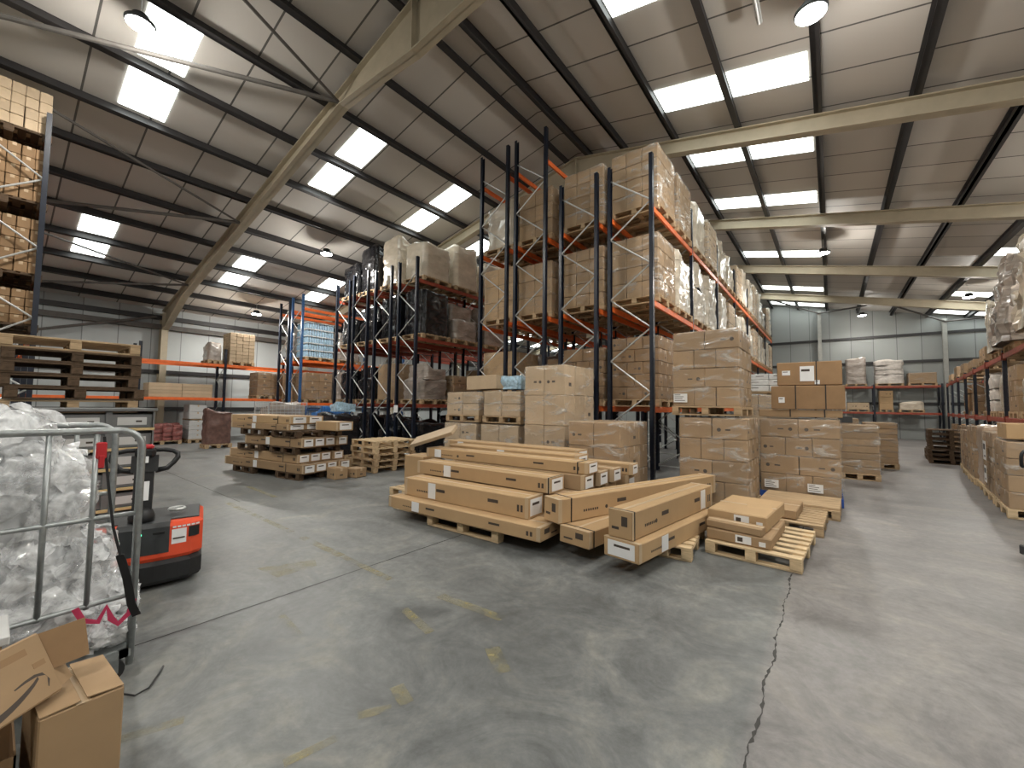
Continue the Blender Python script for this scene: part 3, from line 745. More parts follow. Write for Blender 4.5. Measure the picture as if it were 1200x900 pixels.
for k, ly in enumerate((10.84, 13.39, 15.94, 18.49)):
    rload('flattened carton stack on the low rack, %s beyond the cream bag' % ORD[k+1], ly, 2, h=.22+.08*(k % 3), grid=(1,1,1), body=CARD, group='flat loads on the low rack')
mids = [('tall brown film-wrapped load','bale',CARDD,1.0),('pair of grey panels','bale',GREYW,.95),('white wrapped machine crate','bale',PALE,.75),('brown film-wrapped carton load','carton',CARD,1.0),('crumpled pale wrapped load','bale',PALE,.9),('brown sack load','sacks',SACKM,.9),('grey wrapped load','bale',GREYW,1.0),('brown carton load','carton',CARDD,.9)]
for k, ly in enumerate((1.91, 3.19, 4.46, 5.74, 7.01, 8.29, 10.84, 13.39)):
    nm, kd, bd, h = mids[(k+1) % 8]
    rload('%s on the lower beams of the low rack, %s along' % (nm, ORD[k]), ly, 1, w=.92, d=1.0, h=h, kind=kd, body=bd, grid=(2,2,3), group='goods on the lower beams of the low rack')
# goods on the floor along that rack
fl = [(.66,-.12,1.0,'wrapped load with a carton on top','carton',(2,2,4),CARD),(1.92+.0,-.12,1.08,'tall wrapped load with two notices','carton',(2,2,4),CARD),(3.22,-.1,1.1,'creased film-wrapped brown load','bale',(1,1,1),None),(4.43,-.12,1.12,'film-wrapped brown carton load','carton',(2,2,3),CARD),(5.77,-.1,.98,'low brown carton load','carton',(2,2,3),CARDD),(6.98,-.05,.95,'single big brown carton load','carton',(1,1,1),CARD),]
BRW = mat('brown_wrapped_goods', (.40,.29,.20), .3, var=.25, scale=5, randv=.08, bump=.6, bscale=8, coat=.3)
for k, (ly, lx, h, nm, kd, gr, bd) in enumerate(fl):
    rload('%s by the low rack, %s on the floor' % (nm, ORD[k]), ly, 0, lx=lx, h=h, kind=kd, grid=gr, body=bd or BRW, wrap=FILMH, pm=WOODL, labels=(), w=1.0, d=1.12)
X, Y = in_rack(BX, BY, BR, -.62, 2.2)
for dz, hh, ww in ((.82,.34,.30),(.42,.30,.26)):
    MB().box(-.004, 0, -ww/2, ww/2, 0, hh, 0).box(-.0055, -.004, -ww*.35, ww*.35, hh*.55, hh*.85, 1).box(-.0055,-.004,-ww*.35, ww*.1, hh*.15, hh*.25, 1).build('notice', [PAPER, DARK], [o for o in bpy.data.objects if o.get('label','').startswith('tall wrapped load with two')][0], False, (-.53, -.1, dz-.1))
X, Y = in_rack(BX, BY, BR, -.34, .66)
def boxobj(nm, label, cat, x, y, z, w, d, h, rz=0, body=CARD, style=0, ry=0, rx=0, group=None):
    o = put(nm, carton_mesh(w, d, h, body, style), None, (x, y, z), rz); o.rotation_euler = (rx, ry, rz)
    return tag(o, label, cat, group)
boxobj('carton', 'open-topped brown carton sitting on the first wrapped load by the low rack', 'carton', X, Y, 1.18, .48, .8, .24, BR, CARDL)
for k in range(7):
    X, Y = in_rack(BX, BY, BR, -.65, 8.9); pallet('weathered pallet in the short stack by the low rack, %s from the bottom' % ORD[k], X+random.uniform(-.02,.02), Y+random.uniform(-.02,.02), .001+.146*k, BR, 1.0, 1.2, WOODD, 'short pallet stack by the low rack', h=.144)
for k in range(2):
    X, Y = in_rack(BX, BY, BR, -.65, 10.4); pallet('reddish pallet lying flat past the short stack, %s from the floor' % ORD[k], X, Y, .001+.146*k, BR, 1.0, 1.2, WOODD, 'flat pallets past the short stack')
for k, ly in enumerate((12.08, 13.42, 15.97)):
    rload('brown wrapped load on the floor under the low rack, %s past the flat pallets' % ORD[k], ly, 0, lx=.35, h=.9, kind='carton', grid=(2,2,3), body=CARDD)

# ------------------------------------------------------------------ wrapped stacks standing in front of the racks
load('lower film-wrapped brown carton stack under another stack at the rack end by the aisle', -1.47, 7.5, .001, w=1.0, d=1.2, h=1.30, grid=(3,3,4), style=1, wrap=FILMH, v=1)
load('upper film-wrapped brown carton stack with a white label, on another stack by the aisle', -1.56, 7.5, 1.478, w=1.0, d=1.2, h=1.20, grid=(3,3,4), style=1, wrap=FILMH, v=2, labels=(('f',-.36,.13),))
load('wide film-wrapped carton block with two white labels on a blue pallet', -.46, 9.15, .001, w=1.17, d=1.15, h=1.28, grid=(3,3,4), style=1, wrap=FILMH, pm=BLUEP, v=0, labels=(('f',-.40,.14),('f',.22,.13)))
# the three cartons strapped together on top of it
def strapped(label, x, y, z, w, d, h, body, st=(-.2,.3), labels=()):
    t = thing('strapped_carton', label, 'carton', (x, y, z))
    put('carton', carton_mesh(w, d, h, body, 0), t)
    mb = MB()
    for q in st:
        mb.box(q*w-.008, q*w+.008, -d/2-.004, d/2+.004, h-.002, h+.003).box(q*w-.008, q*w+.008, -d/2-.004, -d/2+.001, 0, h).box(q*w-.008, q*w+.008, d/2-.001, d/2+.004, 0, h)
    if st: mb.build('strap', BLACK, t)
    for (a, b, ww, hh) in labels: MB().box(a-ww/2, a+ww/2, -d/2-.003, -d/2, b-hh/2, b+hh/2, 0).box(a-ww*.4, a+ww*.2, -d/2-.0036, -d/2-.003, b+hh*.15, b+hh*.3, 1).build('paper_label', [PAPER, INK], t)
    return t
strapped('shallow wide brown carton tray lying on the wide film-wrapped block', -.45, 9.15, 1.458, 1.2, 1.0, .13, CARD, (-.1,.3))
strapped('big brown strapped carton on the shallow tray above the wide film-wrapped block', -.33, 9.1, 1.594, 1.04, .95, .41, CARDD, (-.15,.25), ((-.36,.16,.09,.1),))
strapped('upper brown carton with white papers on top of the big strapped carton', -.30, 9.1, 2.010, .92, .85, .41, CARDD, (.12,), ((-.32,.22,.12,.08),(-.02,.2,.2,.26),(.12,.05,.07,.07)))
load('film-wrapped tan carton stack standing between the two-high stack and the wide block', -1.08, 10.75, .001, w=1.0, d=1.1, h=1.75, grid=(3,3,5), body=CARDP, wrap=FILMH)
load('white tray load on a board on top of the tan stack behind the wide block', -1.05, 10.75, 1.92, w=.9, d=.9, h=.38, grid=(2,2,3), body=WHITEBOX, style=2, ph=.05, wrap=FILM)
load('low film-wrapped brown carton stack just past the wide block', .48, 12.75, .001, w=.72, d=1.0, h=1.1, grid=(1,2,7), style=0, wrap=FILMH)
load('low film-wrapped brown carton stack, the further one past the wide block', 1.05, 15.6, .001, w=.72, d=1.0, h=1.1, grid=(1,2,7), style=0, wrap=FILM)
load('brown carton stack on the floor behind the low stacks past the wide block', .2, 15.2, .001, w=.8, d=1.0, h=1.2, grid=(2,2,4), style=0, wrap=FILM)
boxobj('carton', 'small black-and-white box on the low stack just past the wide block', 'box', .25, 12.6, 1.285, .28, .3, .16, 0, DARK)
load('lower film-wrapped carton stack of two at the foot of the carton racks', -3.08, 6.72, .001, w=.95, d=1.25, h=1.2, grid=(2,3,3), style=1, wrap=FILMH, body=CARD, v=1)
load('tall four-layer film-wrapped carton stack at the foot of the racks', -4.17, 6.85, .001, w=.92, d=1.15, h=2.2, grid=(2,3,4), style=1, wrap=FILMH, body=CARDP, v=0)
for q, (x, w) in enumerate(((-6.37,1.0),(-5.27,1.0))):
    wh = ('outer','inner')[q]
    load('lower %s of two sagging film-wrapped carton stacks by the long boxes' % wh, x, 6.85, .001, w=w, d=1.1, h=1.06, grid=(2,2,3), wrap=FILMH, body=CARDP, v=q)
    load('upper %s of two sagging film-wrapped carton stacks by the long boxes' % wh, x+.03, 6.85, 1.235, .02, w=w*.97, d=1.05, h=.50, grid=(2,2,2), wrap=FILMH, body=CARDP, v=q+1)
boxobj('carton', 'pale carton lying tilted on top of the sagging wrapped stacks', 'carton', -5.95, 6.75, 1.935, .75, .6, .3, .2, CARDP, 0, ry=-.03)
tag(shell(.5,.45,.2,.05,4,n=8,sag=.2,round_=.6).build('film_bag', ICE, None, False, (-5.05,6.6,1.925)), 'pale blue film bag lying beside the tilted carton on the wrapped stacks', 'bag')

# ------------------------------------------------------------------ long boxes
def longbox(label, p, q, w, z0, z1, lab=.22, end=1, body=CARDL, straps=(), printed=True, endlab=True, nlab=1):
    """p,q: ends of the near long edge of the footprint; the width goes to the far side"""
    p = Vector(p); q = Vector(q); L = (q-p).length; a = math.atan2(q.y-p.y, q.x-p.x)
    n = Vector((-math.sin(a), math.cos(a)))
    c = (p+q)/2 + n*w/2
    t = thing('long_carton', label, 'long carton', (c.x, c.y, z0), a)
    h = z1-z0
    MB().box(-L/2, L/2, -w/2, w/2, 0, h, 0, .008).build('box', body, t)
    mb = MB()
    mb.box(-L/2, L/2, -.02, .02, h, h+.001, 0)
    for s in (-1, 1):
        for e in ((-L/2-.001, -L/2+.05) if s < 0 else (L/2-.05, L/2+.001),):
            mb.box(e[0], e[1], -w/2-.0012, w/2+.0012, h-.0005, h+.0012).box(e[0], e[1], -w/2-.0012, -w/2+.0005, .01, h)
    mb.build('edge_tape', TAPE, t)
    if printed:
        mk = MB(); y0, y1 = -w/2-.0012, -w/2
        for f in (-.20, .22):
            mk.box(f*L, f*L+.16, y0, y1, h*.50, h*.66)
        for f in (-.38,):
            for k in range(7): mk.box(f*L+k*.035, f*L+k*.035+.022, y0, y1, h*.34, h*.44)
        for k in range(2): mk.box(L*.44-.03+k*.05, L*.44+k*.05, y0, y1, h*.3, h*.62)
        mk.lathe([(.0001,-.0005),(.022,-.0005),(.022,.0005),(.0001,.0005)], 10, 0, M=Matrix.Translation((-.26*L, -w/2-.0006, h*.4)) @ Matrix.Rotation(PI/2, 4, 'X'))
        x0, x1 = sorted((end*L/2, end*(L/2+.0012)))
        mk.box(x0, x1, -w*.3, -w*.05, h*.45, h*.8).box(x0, x1, w*.05, w*.35, h*.3, h*.4)
        mk.build('printing', INK, t)
    if lab is not None:
        MB().box((lab-.5)*L-.07, (lab-.5)*L+.07, -w/2-.003, -w/2, h*.08, h*.92).build('white_label', PAPER, t)
    if endlab:
        e0, e1, e2 = end*L/2, end*(L/2+.003), end*(L/2+.0036)
        MB().box(min(e0,e1), max(e0,e1), -w*.38, w*.38, h*.12, h*.9, 0).box(min(e1,e2), max(e1,e2), -w*.25, w*.2, h*.6, h*.72, 1).build('end_label', [PAPER, INK], t)
    for s in straps:
        x = s*L-L/2
        MB().box(x-.008, x+.008, -w/2-.003, w/2+.003, h, h+.003).box(x-.008, x+.008, -w/2-.003, -w/2, 0, h).box(x-.008, x+.008, w/2, w/2+.003, 0, h).build('strap', BLACK, t)
    return t
# pile lying across the view; tiers step back and up
longbox('lowest long carton at the front of the big pile, with a flat open top face', (-4.98,3.56), (-2.46,3.66), .42, .148, .30, .22, endlab=False)
longbox('second long carton up at the front of the big pile, set back on the lowest', (-4.86,3.74), (-2.74,3.83), .33, .302, .545, .26)
longbox('third long carton up in the big pile, its end strapped in black', (-5.02,4.09), (-2.66,4.16), .34, .548, .735, .27, straps=(.99,), endlab=True)
longbox('fourth long carton up in the big pile, with a white label on its end', (-5.30,4.50), (-2.42,4.66), .32, .738, .885, .09, straps=(.95,))
longbox('fifth long carton in the big pile, behind the one with the white end', (-5.20,4.88), (-2.75,5.0), .33, .738, .92, .46)
longbox('topmost long carton at the back of the big pile', (-5.65,5.30), (-2.95,5.36), .33, .738, .945, .12)
longbox('long carton sticking out behind the pile towards the wrapped stacks', (-4.4,5.72), (-2.30,5.80), .25, .60, .76, None)
for k, (y, z0, z1, w) in enumerate(((4.02,.148,.30,.52),(4.58,.148,.30,.52),(5.14,.148,.30,.52),(4.20,.302,.545,.44),(4.68,.302,.545,.44),(5.16,.302,.545,.44),(4.52,.548,.735,.34),(4.90,.548,.735,.34),(5.28,.548,.735,.36))):
    longbox('plain long carton inside the big pile, %s of the inner ones' % ORD[k], (-5.0+.05*k,y), (-2.55+.02*k,y+.06), w-.06, z0, z1, None, printed=False, endlab=k > 5, body=CARD)
longbox('low long carton under the one sticking out behind the pile', (-4.4,5.70), (-2.35,5.78), .27, .148, .595, None, printed=False, body=CARD)
for k, (x, y) in enumerate(((-3.68,4.42),(-4.06,5.55),(-4.87,4.42),(-2.88,5.55))):
    pallet('pale pallet under the big pile of long cartons, %s' % ('showing its open side to the front','hidden at the back','under its far end','at the back corner')[k], x, y-.02 if k else 4.12, .001, .03, .98 if k else 1.2, 1.0 if k else .9, WOODL)
boxobj('carton', 'short brown carton at the far end of the big pile', 'carton', -5.75, 4.8, .148, .5, .42, .56, .05, CARDL, 0)
pallet('pallet under the short brown carton beside the big pile', -5.75, 4.85, .001, 0, .8, .9, WOODL)
o = MB().box(-.42, .42, -.13, .13, -.03, .03, 0, .006).build('flat_carton', CARDP); o.location = (-5.22, 4.58, 1.075); o.rotation_euler = (.5, -.30, .25)
tag(o, 'pale flat carton lying tilted on the far end of the big pile', 'carton')
# diagonal long boxes
longbox('long strapped carton lying aslant, leaning into the aisle beside the big pile', (-2.34,3.83), (-1.40,6.78), .25, .325, .585, None, straps=(.06,), printed=True, endlab=False, end=-1)
longbox('low long carton under the aslant strapped one', (-1.96,3.80), (-1.60,6.6), .38, .148, .32, None, straps=(.03,), endlab=False, end=-1)
longbox('upper long carton of the aslant pair with dark printed end', (-1.50,3.78), (-1.24,5.8), .26, .335, .60, .85, straps=(.02,), endlab=False, end=-1)
longbox('lower long carton of the aslant pair with a white paper on its end', (-1.42,3.74), (-1.15,5.62), .38, .148, .33, .27, end=-1)
pallet('pallet under the aslant pair of long cartons', -1.50, 5.0, .001, .10, .56, 1.0, WOODL)
pallet('pallet under the low aslant carton', -2.05, 5.0, .001, .08, .36, 1.0, WOODL)
# ------------------------------------------------------------------ pallets and flat cartons by the aisle
pallet('pale pallet with bare slats at one end, carrying flat cartons by the floor crack', -.66, 5.55, .001, -.06, .88, 1.25, WOODL)
pallet('pallet behind the flat cartons, one carton on it', -.50, 6.95, .001, -.04, .82, 1.0, WOOD)
pallet('wide weathered pallet lying in front of the wide film-wrapped block', -.42, 8.02, .001, -.03, 1.0, .95, WOOD)
o = bx(-.5, .5, -.45, .45, 0, .035, .004).build('plywood_sheet', WOOD, None, False, (-.42, 8.02, .147), -.03); tag(o, 'bare board lying on the wide pallet in front of the wrapped block', 'board')
def flatbox(label, x, y, z, w, d, h, rz, body, fl=True, torn=False):
    t = thing('flat_carton', label, 'carton', (x, y, z), rz)
    mb = MB().box(-w/2, w/2, -d/2, d/2, 0, h, 0, .012)
    mb.build('box', body, t)
    q = MB().box(-w/2, w/2, -.03, .03, h, h+.0012, 0)
    q.build('tape', TAPE, t)
    if fl:
        p = MB().box(-.02, .13, -d/2-.003, -d/2, h*.15, h*.85, 0).box(.0, .05, -d/2-.0036, -d/2-.003, h*.3, h*.7, 1).box(.2, .26, -d/2-.003, -d/2, h*.2, h*.6, 0)
        p.build('paper_label', [PAPER, INK], t)
    if torn:
        f = MB().box(0, w*.42, -.09, .09, 0, .006, 0); o = f.build('torn_flap', CARDL, t); o.location = (.02, -.1, h+.004); o.rotation_euler = (.16, 0, .25)
    return t
flatbox('thin brown flat carton lying straight on the slatted pallet', -.80, 5.47, .148, .62, .95, .115, -.05, CARD)
flatbox('upper flat carton with a torn top on the slatted pallet by the floor crack', -.83, 5.72, .267, .60, 1.02, .165, -.08, CARDL, torn=True)
flatbox('crumpled low carton tray on the edge of the slatted pallet', -.86, 5.09, .267, .55, .16, .085, -.12, CARD, fl=False)
flatbox('small flat carton on the pallet behind the torn one', -.62, 6.95, .148, .5, .75, .12, -.05, CARD, fl=False)

# stack of five empty pallets
for k in range(5):
    pallet('empty pale pallet, %s from the floor in the five-high stack' % ORD[k], -8.80+random.uniform(-.02,.02), 6.08+random.uniform(-.02,.02), .001+.1455*k, random.uniform(-.015,.015), 1.0, 1.15, WOODL if k > 2 else WOOD, 'five-high pallet stack')
# strapped pile of long cartons between the aisles, lying a little aslant
PO, PA = Vector((-8.45, 3.98)), R(9.3)
PU, PV = Vector((-math.cos(PA), -math.sin(PA))), Vector((-math.sin(PA), math.cos(PA)))
def pl(u, v): return PO+PU*u+PV*v
for k, u in enumerate((.55, 2.2)):
    q = pl(u, .55); pallet('pallet under the strapped pile of long cartons, the one %s' % ('by the aisle','by the cage')[k], q.x, q.y, .001, PA, .8, 1.1, WOODD)
def pile(z0, z1, us, v0, w, n, who, body=CARD):
    for k in range(n):
        p = pl(us[1]-.04*((k*5) % 3), v0+k*w); q = pl(us[0]+.03*((k*7) % 3), v0+k*w)
        longbox('long carton in the strapped pile, %s tier, %s from its front' % (who, ORD[k]), p, q, w-.012, z0, z1, .42 if k == 0 else None, printed=k == 0, body=body, straps=(.8,) if k == 0 else ())
pile(.148, .33, (.0, 2.95), 0, .29, 4, 'lowest')
pile(.337, .52, (.25, 2.85), .05, .28, 4, 'second')
for k, u in enumerate((.75, 2.0)):
    q = pl(u, .55); pallet('pallet lying inside the strapped pile of long cartons, %s' % ('by the aisle','by the cage')[k], q.x, q.y, .522, PA, .9, 1.1, WOODD)
pile(.668, .86, (.1, 2.2), .03, .28, 4, 'third')
for k, u in enumerate((.7, 1.9)):
    q = pl(u, .55); pallet('pallet near the top of the strapped pile of long cartons, %s' % ('by the aisle','by the cage')[k], q.x, q.y, .862, PA, .9, 1.1, WOODD)
pile(1.008, 1.14, (.55, 2.75), 0, .40, 2, 'fourth')
pile(1.142, 1.31, (.5, 2.8), .02, .40, 2, 'topmost', body=CARDL)
longbox('short carton on the aisle end of the strapped pile', pl(.45,.56), pl(-.28,.56), .4, 1.008, 1.2, None, printed=False)
for k, (x, y, s) in enumerate(((-8.45,4.75,.24),(-8.35,5.12,.2),(-9.75,5.95,.22))):
    boxobj('carton', ('small brown carton on the floor at the end of the strapped pile','smaller brown carton beside it at the end of the strapped pile','brown carton between the strapped pile and the pallet stack')[k], 'carton', x+.1, y-.1, .001, .34, .3, s, .2*k, CARD, 1)
# wire pallet cage with clear bags, and the blue crate pallets
def mesh_cage(label, x, y, w, d, h, m, fill_m, fname):
    t = thing('pallet_cage', label, 'pallet cage', (x, y, .001))
    put('pallet', pallet_joined(w, d, WOOD), t)
    mb = MB()
    for sx in (-1, 1):
        for sy in (-1, 1): mb.tube([(sx*w/2, sy*d/2, .146), (sx*w/2, sy*d/2, h)], .018, 6)
    fr = t
    fm = mb.build('frame', m, t)
    ms = MB()
    for z in [.2+.1*i for i in range(int((h-.2)/.1)+1)]:
        ms.tube([(-w/2,-d/2,z),(w/2,-d/2,z),(w/2,d/2,z),(-w/2,d/2,z)], .005, 4, closed=True)
    for i in range(11):
        for s in (-1, 1):
            ms.tube([(-w/2+w*i/10, s*d/2, .15), (-w/2+w*i/10, s*d/2, h)], .004, 4); ms.tube([(s*w/2, -d/2+d*i/10, .15), (s*w/2, -d/2+d*i/10, h)], .004, 4)
    ms.build('wire_mesh', m, t)
    o = shell(w-.2, d-.2, h-.2, .045, 2.2, n=9, sag=.3).build(fname, fill_m, None, False, (x, y, .15)); return t, o
t, o = mesh_cage('tall wire cage pallet behind the strapped pile, full of clear bags', -13.5, 5.6, 1.0, 1.1, 1.62, GALV, GREYW, 'bagged_goods')
tag(o, 'grey film bags heaped inside the tall wire cage pallet', 'bagged goods')
t, o = mesh_cage('blue-framed cage pallet in front of the navy racks', -12.46, 6.55, 1.0, .9, 1.5, POSTB, BLUEC, 'blue_bale')
tag(o, 'bright blue bale inside the blue-framed cage pallet', 'bale')
load('black shrouded rounded load beside the blue-framed cage', -11.35, 6.3, .001, w=1.0, d=.95, h=1.12, kind='bale', body=BLACKF)
o = shell(.5,.6,.16,.05,7,n=9,sag=.25,round_=.6).build('film_cover', ICE, None, False, (-11.2,6.35,1.36)); tag(o, 'crumpled pale blue film lying on the black shrouded load', 'film')

# tall stack of dark weathered pallets behind the trays
for k in range(16):
    pallet('dark weathered pallet, %s from the floor in the stack behind the trays' % ORD[k], -7.62+random.uniform(-.02,.02), .64+random.uniform(-.03,.03), .001+.1455*k, PI/2+random.uniform(-.02,.02), 1.16, .98, WOODD if k % 5 else WOOD, 'tall dark pallet stack')
# stack of grey trays with white cards and timber strips
for k in range(7):
    t = thing('tray', 'grey tray with white cards, %s from the floor in the tall tray stack' % ORD[k], 'tray', (-6.45, .60, .001+.212*k), 0, 'tray stack')
    mb = MB().box(-.42,.42,-.56,.56,.012,.03).box(-.42,-.40,-.56,.56,.03,.06).box(-.42,.42,-.56,-.545,.03,.205).box(-.42,.42,.545,.56,.03,.205).box(-.42,-.40,-.56,.56,.19,.205)
    for y in (-.19,.19): mb.box(.33,.41,y-.025,y+.025,.03,.205)
    mb.build('tray_body', TRAY, t)
    MB().box(.405,.435,-.56,.56,0,.03,0,.003).build('timber_edge', ORANGEWOOD, t)
    for j in range(3):
        c = MB().box(-.38,.395,-.17,.17,0,.15,0,.006).build('drawer', TRAY, t); c.location = (0, (-.375,0,.375)[j], .031)
        MB().box(.395,.399,-.12,.12,.03,.115).box(.399,.3995,.03,.08,.06,.08,1).build('white_card', [WHITEBOX, INK], c)
MB().box(-.44,.44,-.58,.58,0,.03,0,.004).build('stack_lid', TRAY, None, False, (-6.45,.60,.001+.212*7))
tag(bpy.data.objects['stack_lid'], 'flat grey lid closing the top of the tall tray stack', 'lid')

# ------------------------------------------------------------------ roll cage with waste film
cx, cy0, cy1 = -3.2, -.62, .565
cg = thing('roll_cage', 'grey tubular roll cage heaped with clear waste film', 'roll cage', (cx, 0, 0))
def side(x):
    p = [(x, cy0, .17)] + [(x, cy0, .3), (x, cy0, 1.30)] + arc((x, cy0+.1, 1.33), .1, PI, PI/2, 5, 'yz') + arc((x, cy1-.1, 1.33), .1, PI/2, 0, 6, 'yz') + [(x, cy1, 1.2), (x, cy1, .10)]
    f = MB().tube(p, .0185, 10).build('side_frame', CAGE, cg, True)
    mb = MB()
    for y in (.20, .375, -.02, -.22, -.42): mb.tube([(x, y, .47), (x, y, 1.42)], .0125, 8)
    mb.tube([(x, cy0, .47), (x, cy1, .49)], .013, 8).tube([(x, cy0, .95), (x, cy1, .95)], .013, 8)
    mb.build('side_bars', CAGE, f, True)
side(0); side(-.82)
mb = MB()
for y in (cy0+.03, -.02, cy1-.03): mb.box(-.84, .02, y-.02, y+.02, .15, .19)
mb.box(-.84,-.80,cy0,cy1,.15,.19).box(-.02,.02,cy0,cy1,.15,.19).box(-.82,0,cy0,cy1,.187,.195)
mb.build('base', CAGE, cg)
for x in (-.76,-.06):
    for y in (cy0+.07, cy1-.07):
        w = MB().lathe([(.001,-.016),(.058,-.016),(.062,-.008),(.062,.008),(.058,.016),(.001,.016)], 18, 0, M=Matrix.Translation((x, y, .063)) @ Matrix.Rotation(PI/2, 4, 'Y')).build('castor', RUBBER, cg, True)
        MB().box(x-.03,x-.022,y-.03,y+.03,.05,.15).box(x+.022,x+.03,y-.03,y+.03,.05,.15).box(x-.03,x+.03,y-.03,y+.03,.135,.15).build('fork', CAGE, w)
# crumpled film heap
def crumple(c, r, seed, sub=5, amp=.40, fr=1.7):
    bm = bmesh.new(); bmesh.ops.create_icosphere(bm, subdivisions=sub, radius=1)
    o = Vector((seed*3.3, seed*1.7, -seed*2.1)); out = []
    for v in bm.verts:
        n = v.co.normalized(); q = Vector((n.x*fr*1.3, n.y*fr*1.3, n.z*fr*.8))+o; q += Vector((noise.noise(q*1.3), noise.noise(q*1.3+Vector((9,1,4))), noise.noise(q*1.3+Vector((2,7,3)))))*.6
        a = 1-abs(noise.noise(q))*1.6; b = 1-abs(noise.noise(q*2.1+Vector((5,2,1))))*1.8; d = 1-abs(noise.noise(q*4.7))*2; e = noise.noise(q*9.5)
        k = 1+amp*(.5*a+.33*b+.2*d+.10*e-.55)
        v.co = Vector((n.x*r[0]*k, n.y*r[1]*k, n.z*r[2]*k))+Vector(c)
    res = ([v.co.copy() for v in bm.verts], [tuple(v.index for v in f.verts) for f in bm.faces]); bm.free(); return res
def film_heap(nm, blobs, label, m=WASTE):
    mb = MB()
    for i, (c, r, s) in enumerate(blobs):
        V, F = crumple(c, r, s); b = len(mb.v); mb.v += V
        for f in F: mb.face([q+b for q in f])
    me = bpy.data.meshes.new(nm); me.from_pydata([tuple(v) for v in mb.v], [], mb.f); me.materials.append(m); me.polygons.foreach_set('use_smooth', [True]*len(me.polygons))
    o = put(nm, me); o['kind'] = 'stuff'; tag(o, label, 'plastic film'); return o
BL1 = [((-3.60,-.15,.62),(.25,.34,.38),1.1),((-3.60,.05,.98),(.23,.22,.27),2.3),((-3.62,-.02,1.34),(.20,.22,.18),3.2),((-3.58,-.35,1.28),(.24,.24,.28),4.6),((-3.62,.16,.62),(.24,.22,.28),5.4),((-3.58,.10,1.18),(.18,.18,.16),6.1),((-3.62,.34,.62),(.18,.12,.18),7.7),((-3.55,.1,.40),(.24,.38,.16),8.8),((-3.52,-.25,.85),(.20,.28,.23),14.2),((-3.60,.25,1.02),(.18,.12,.20),15.3)]
BL2 = [((-3.46,.52,.29),(.10,.09,.16),11.1),((-3.62,.54,.33),(.11,.09,.14),12.2),((-3.34,.45,.28),(.11,.10,.09),13.0)]
def sheets(blobs, per, seed, lim, sz=1.0):
    """many thin creased sheets of film laid over the heap"""
    rnd = random.Random(seed); mb = MB(); n = 13
    for (c, r, s) in blobs:
        for q in range(int(per*(r[0]+r[1]+r[2]))):
            d = Vector((rnd.gauss(.35,1), rnd.gauss(0,1), rnd.gauss(.1,1))).normalized()
            P = Vector((c[0]+d.x*r[0], c[1]+d.y*r[1], c[2]+d.z*r[2]))
            nn = (Vector((d.x/r[0], d.y/r[1], d.z/r[2])).normalized()+Vector((rnd.gauss(0,.3), rnd.gauss(0,.3), rnd.gauss(0,.3)))).normalized()
            t = nn.orthogonal().normalized(); t.rotate(Matrix.Rotation(rnd.uniform(0, 6.28), 3, nn)); w = nn.cross(t)
            sx, sy = sz*rnd.uniform(.10,.22), sz*rnd.uniform(.08,.16); o = Vector((rnd.uniform(0,90), rnd.uniform(0,90), 3)); rows = []
            f = rnd.uniform(3.5, 7)
            for i in range(n):
                row = []
                for j in range(n):
                    u, v = -1+2*i/(n-1), -1+2*j/(n-1)
                    g = Vector((u*f*.33, v*f*.2, 0))+o
                    z = .05*(1-2*abs(noise.noise(g)))+.022*(1-2*abs(noise.noise(g*2.3)))+.01*noise.noise(g*6)-.045*(u*u+v*v)
                    p = P+t*(u*sx+.03*noise.noise(g*1.7+Vector((5,5,5))))+w*(v*sy+.03*noise.noise(g*1.9))+nn*(z+.012)
                    row.append(Vector((min(p.x, lim[0]), min(p.y, lim[1]), max(p.z, lim[2]))))
                rows.append(row)
            mb.grid(rows)
    return mb
def heap(blobs, seed, lim, label, sz=1.0):
    mb = sheets(blobs, 26, seed, lim, sz)
    for (c, r, s) in blobs:
        V, F = crumple(c, r, s, 4); b = len(mb.v); mb.v += V
        for f in F: mb.face([q+b for q in f], 1)
    me = bpy.data.meshes.new('plastic_film'); me.from_pydata([tuple(v) for v in mb.v], [], mb.f)
    me.materials.append(WASTE); me.materials.append(CORE); me.polygons.foreach_set('material_index', mb.m); me.polygons.foreach_set('use_smooth', [True]*len(me.polygons))
    o = put('plastic_film', me); o['kind'] = 'stuff'; tag(o, label, 'plastic film')
CORE = mat('layered_film_core', (.50,.51,.52), .3, var=.3, scale=8, spec=.6, bump=.6, bscale=6, ridged=True)
heap(BL1, 5, (-3.225, .55, .20), 'heap of crumpled clear waste film filling the roll cage')
heap(BL2, 9, (-3.17, .66, .03), 'clear waste film spilling out of the end of the roll cage', .55)
# straps
o = thing('hanging_strap', 'black webbing strap with a red buckle hanging on the roll cage frame', 'strap', (-3.17, .40, 1.40))
pts = [(.004,0,0),(.012,.01,-.12),(.016,.03,-.3),(.02,.055,-.5),(.022,.09,-.66),(.02,.125,-.8),(.02,.15,-.95),(.025,.175,-1.02)]
MB().band(pts[:5], .012, .004, (0,1,0)).band(pts[4:], .04, .005, (.5,.8,0)).build('webbing', WEB, o)
MB().box(-.012,.022,-.03,.012,-.12,-.03,0,.006).box(.0,.026,-.02,.004,-.17,-.10,0,.004).build('buckle', REDP, o)
b = MB().band([(-3.165,.33,.50),(-3.155,.36,.43),(-3.16,.42,.40),(-3.158,.45,.47),(-3.155,.47,.40),(-3.155,.50,.36),(-3.16,.545,.40),(-3.162,.56,.47)], .028, .003, (0,.1,1)).build('hanging_strap', PINK)
tag(b, 'magenta webbing strap looped over the bottom bar of the roll cage', 'strap')
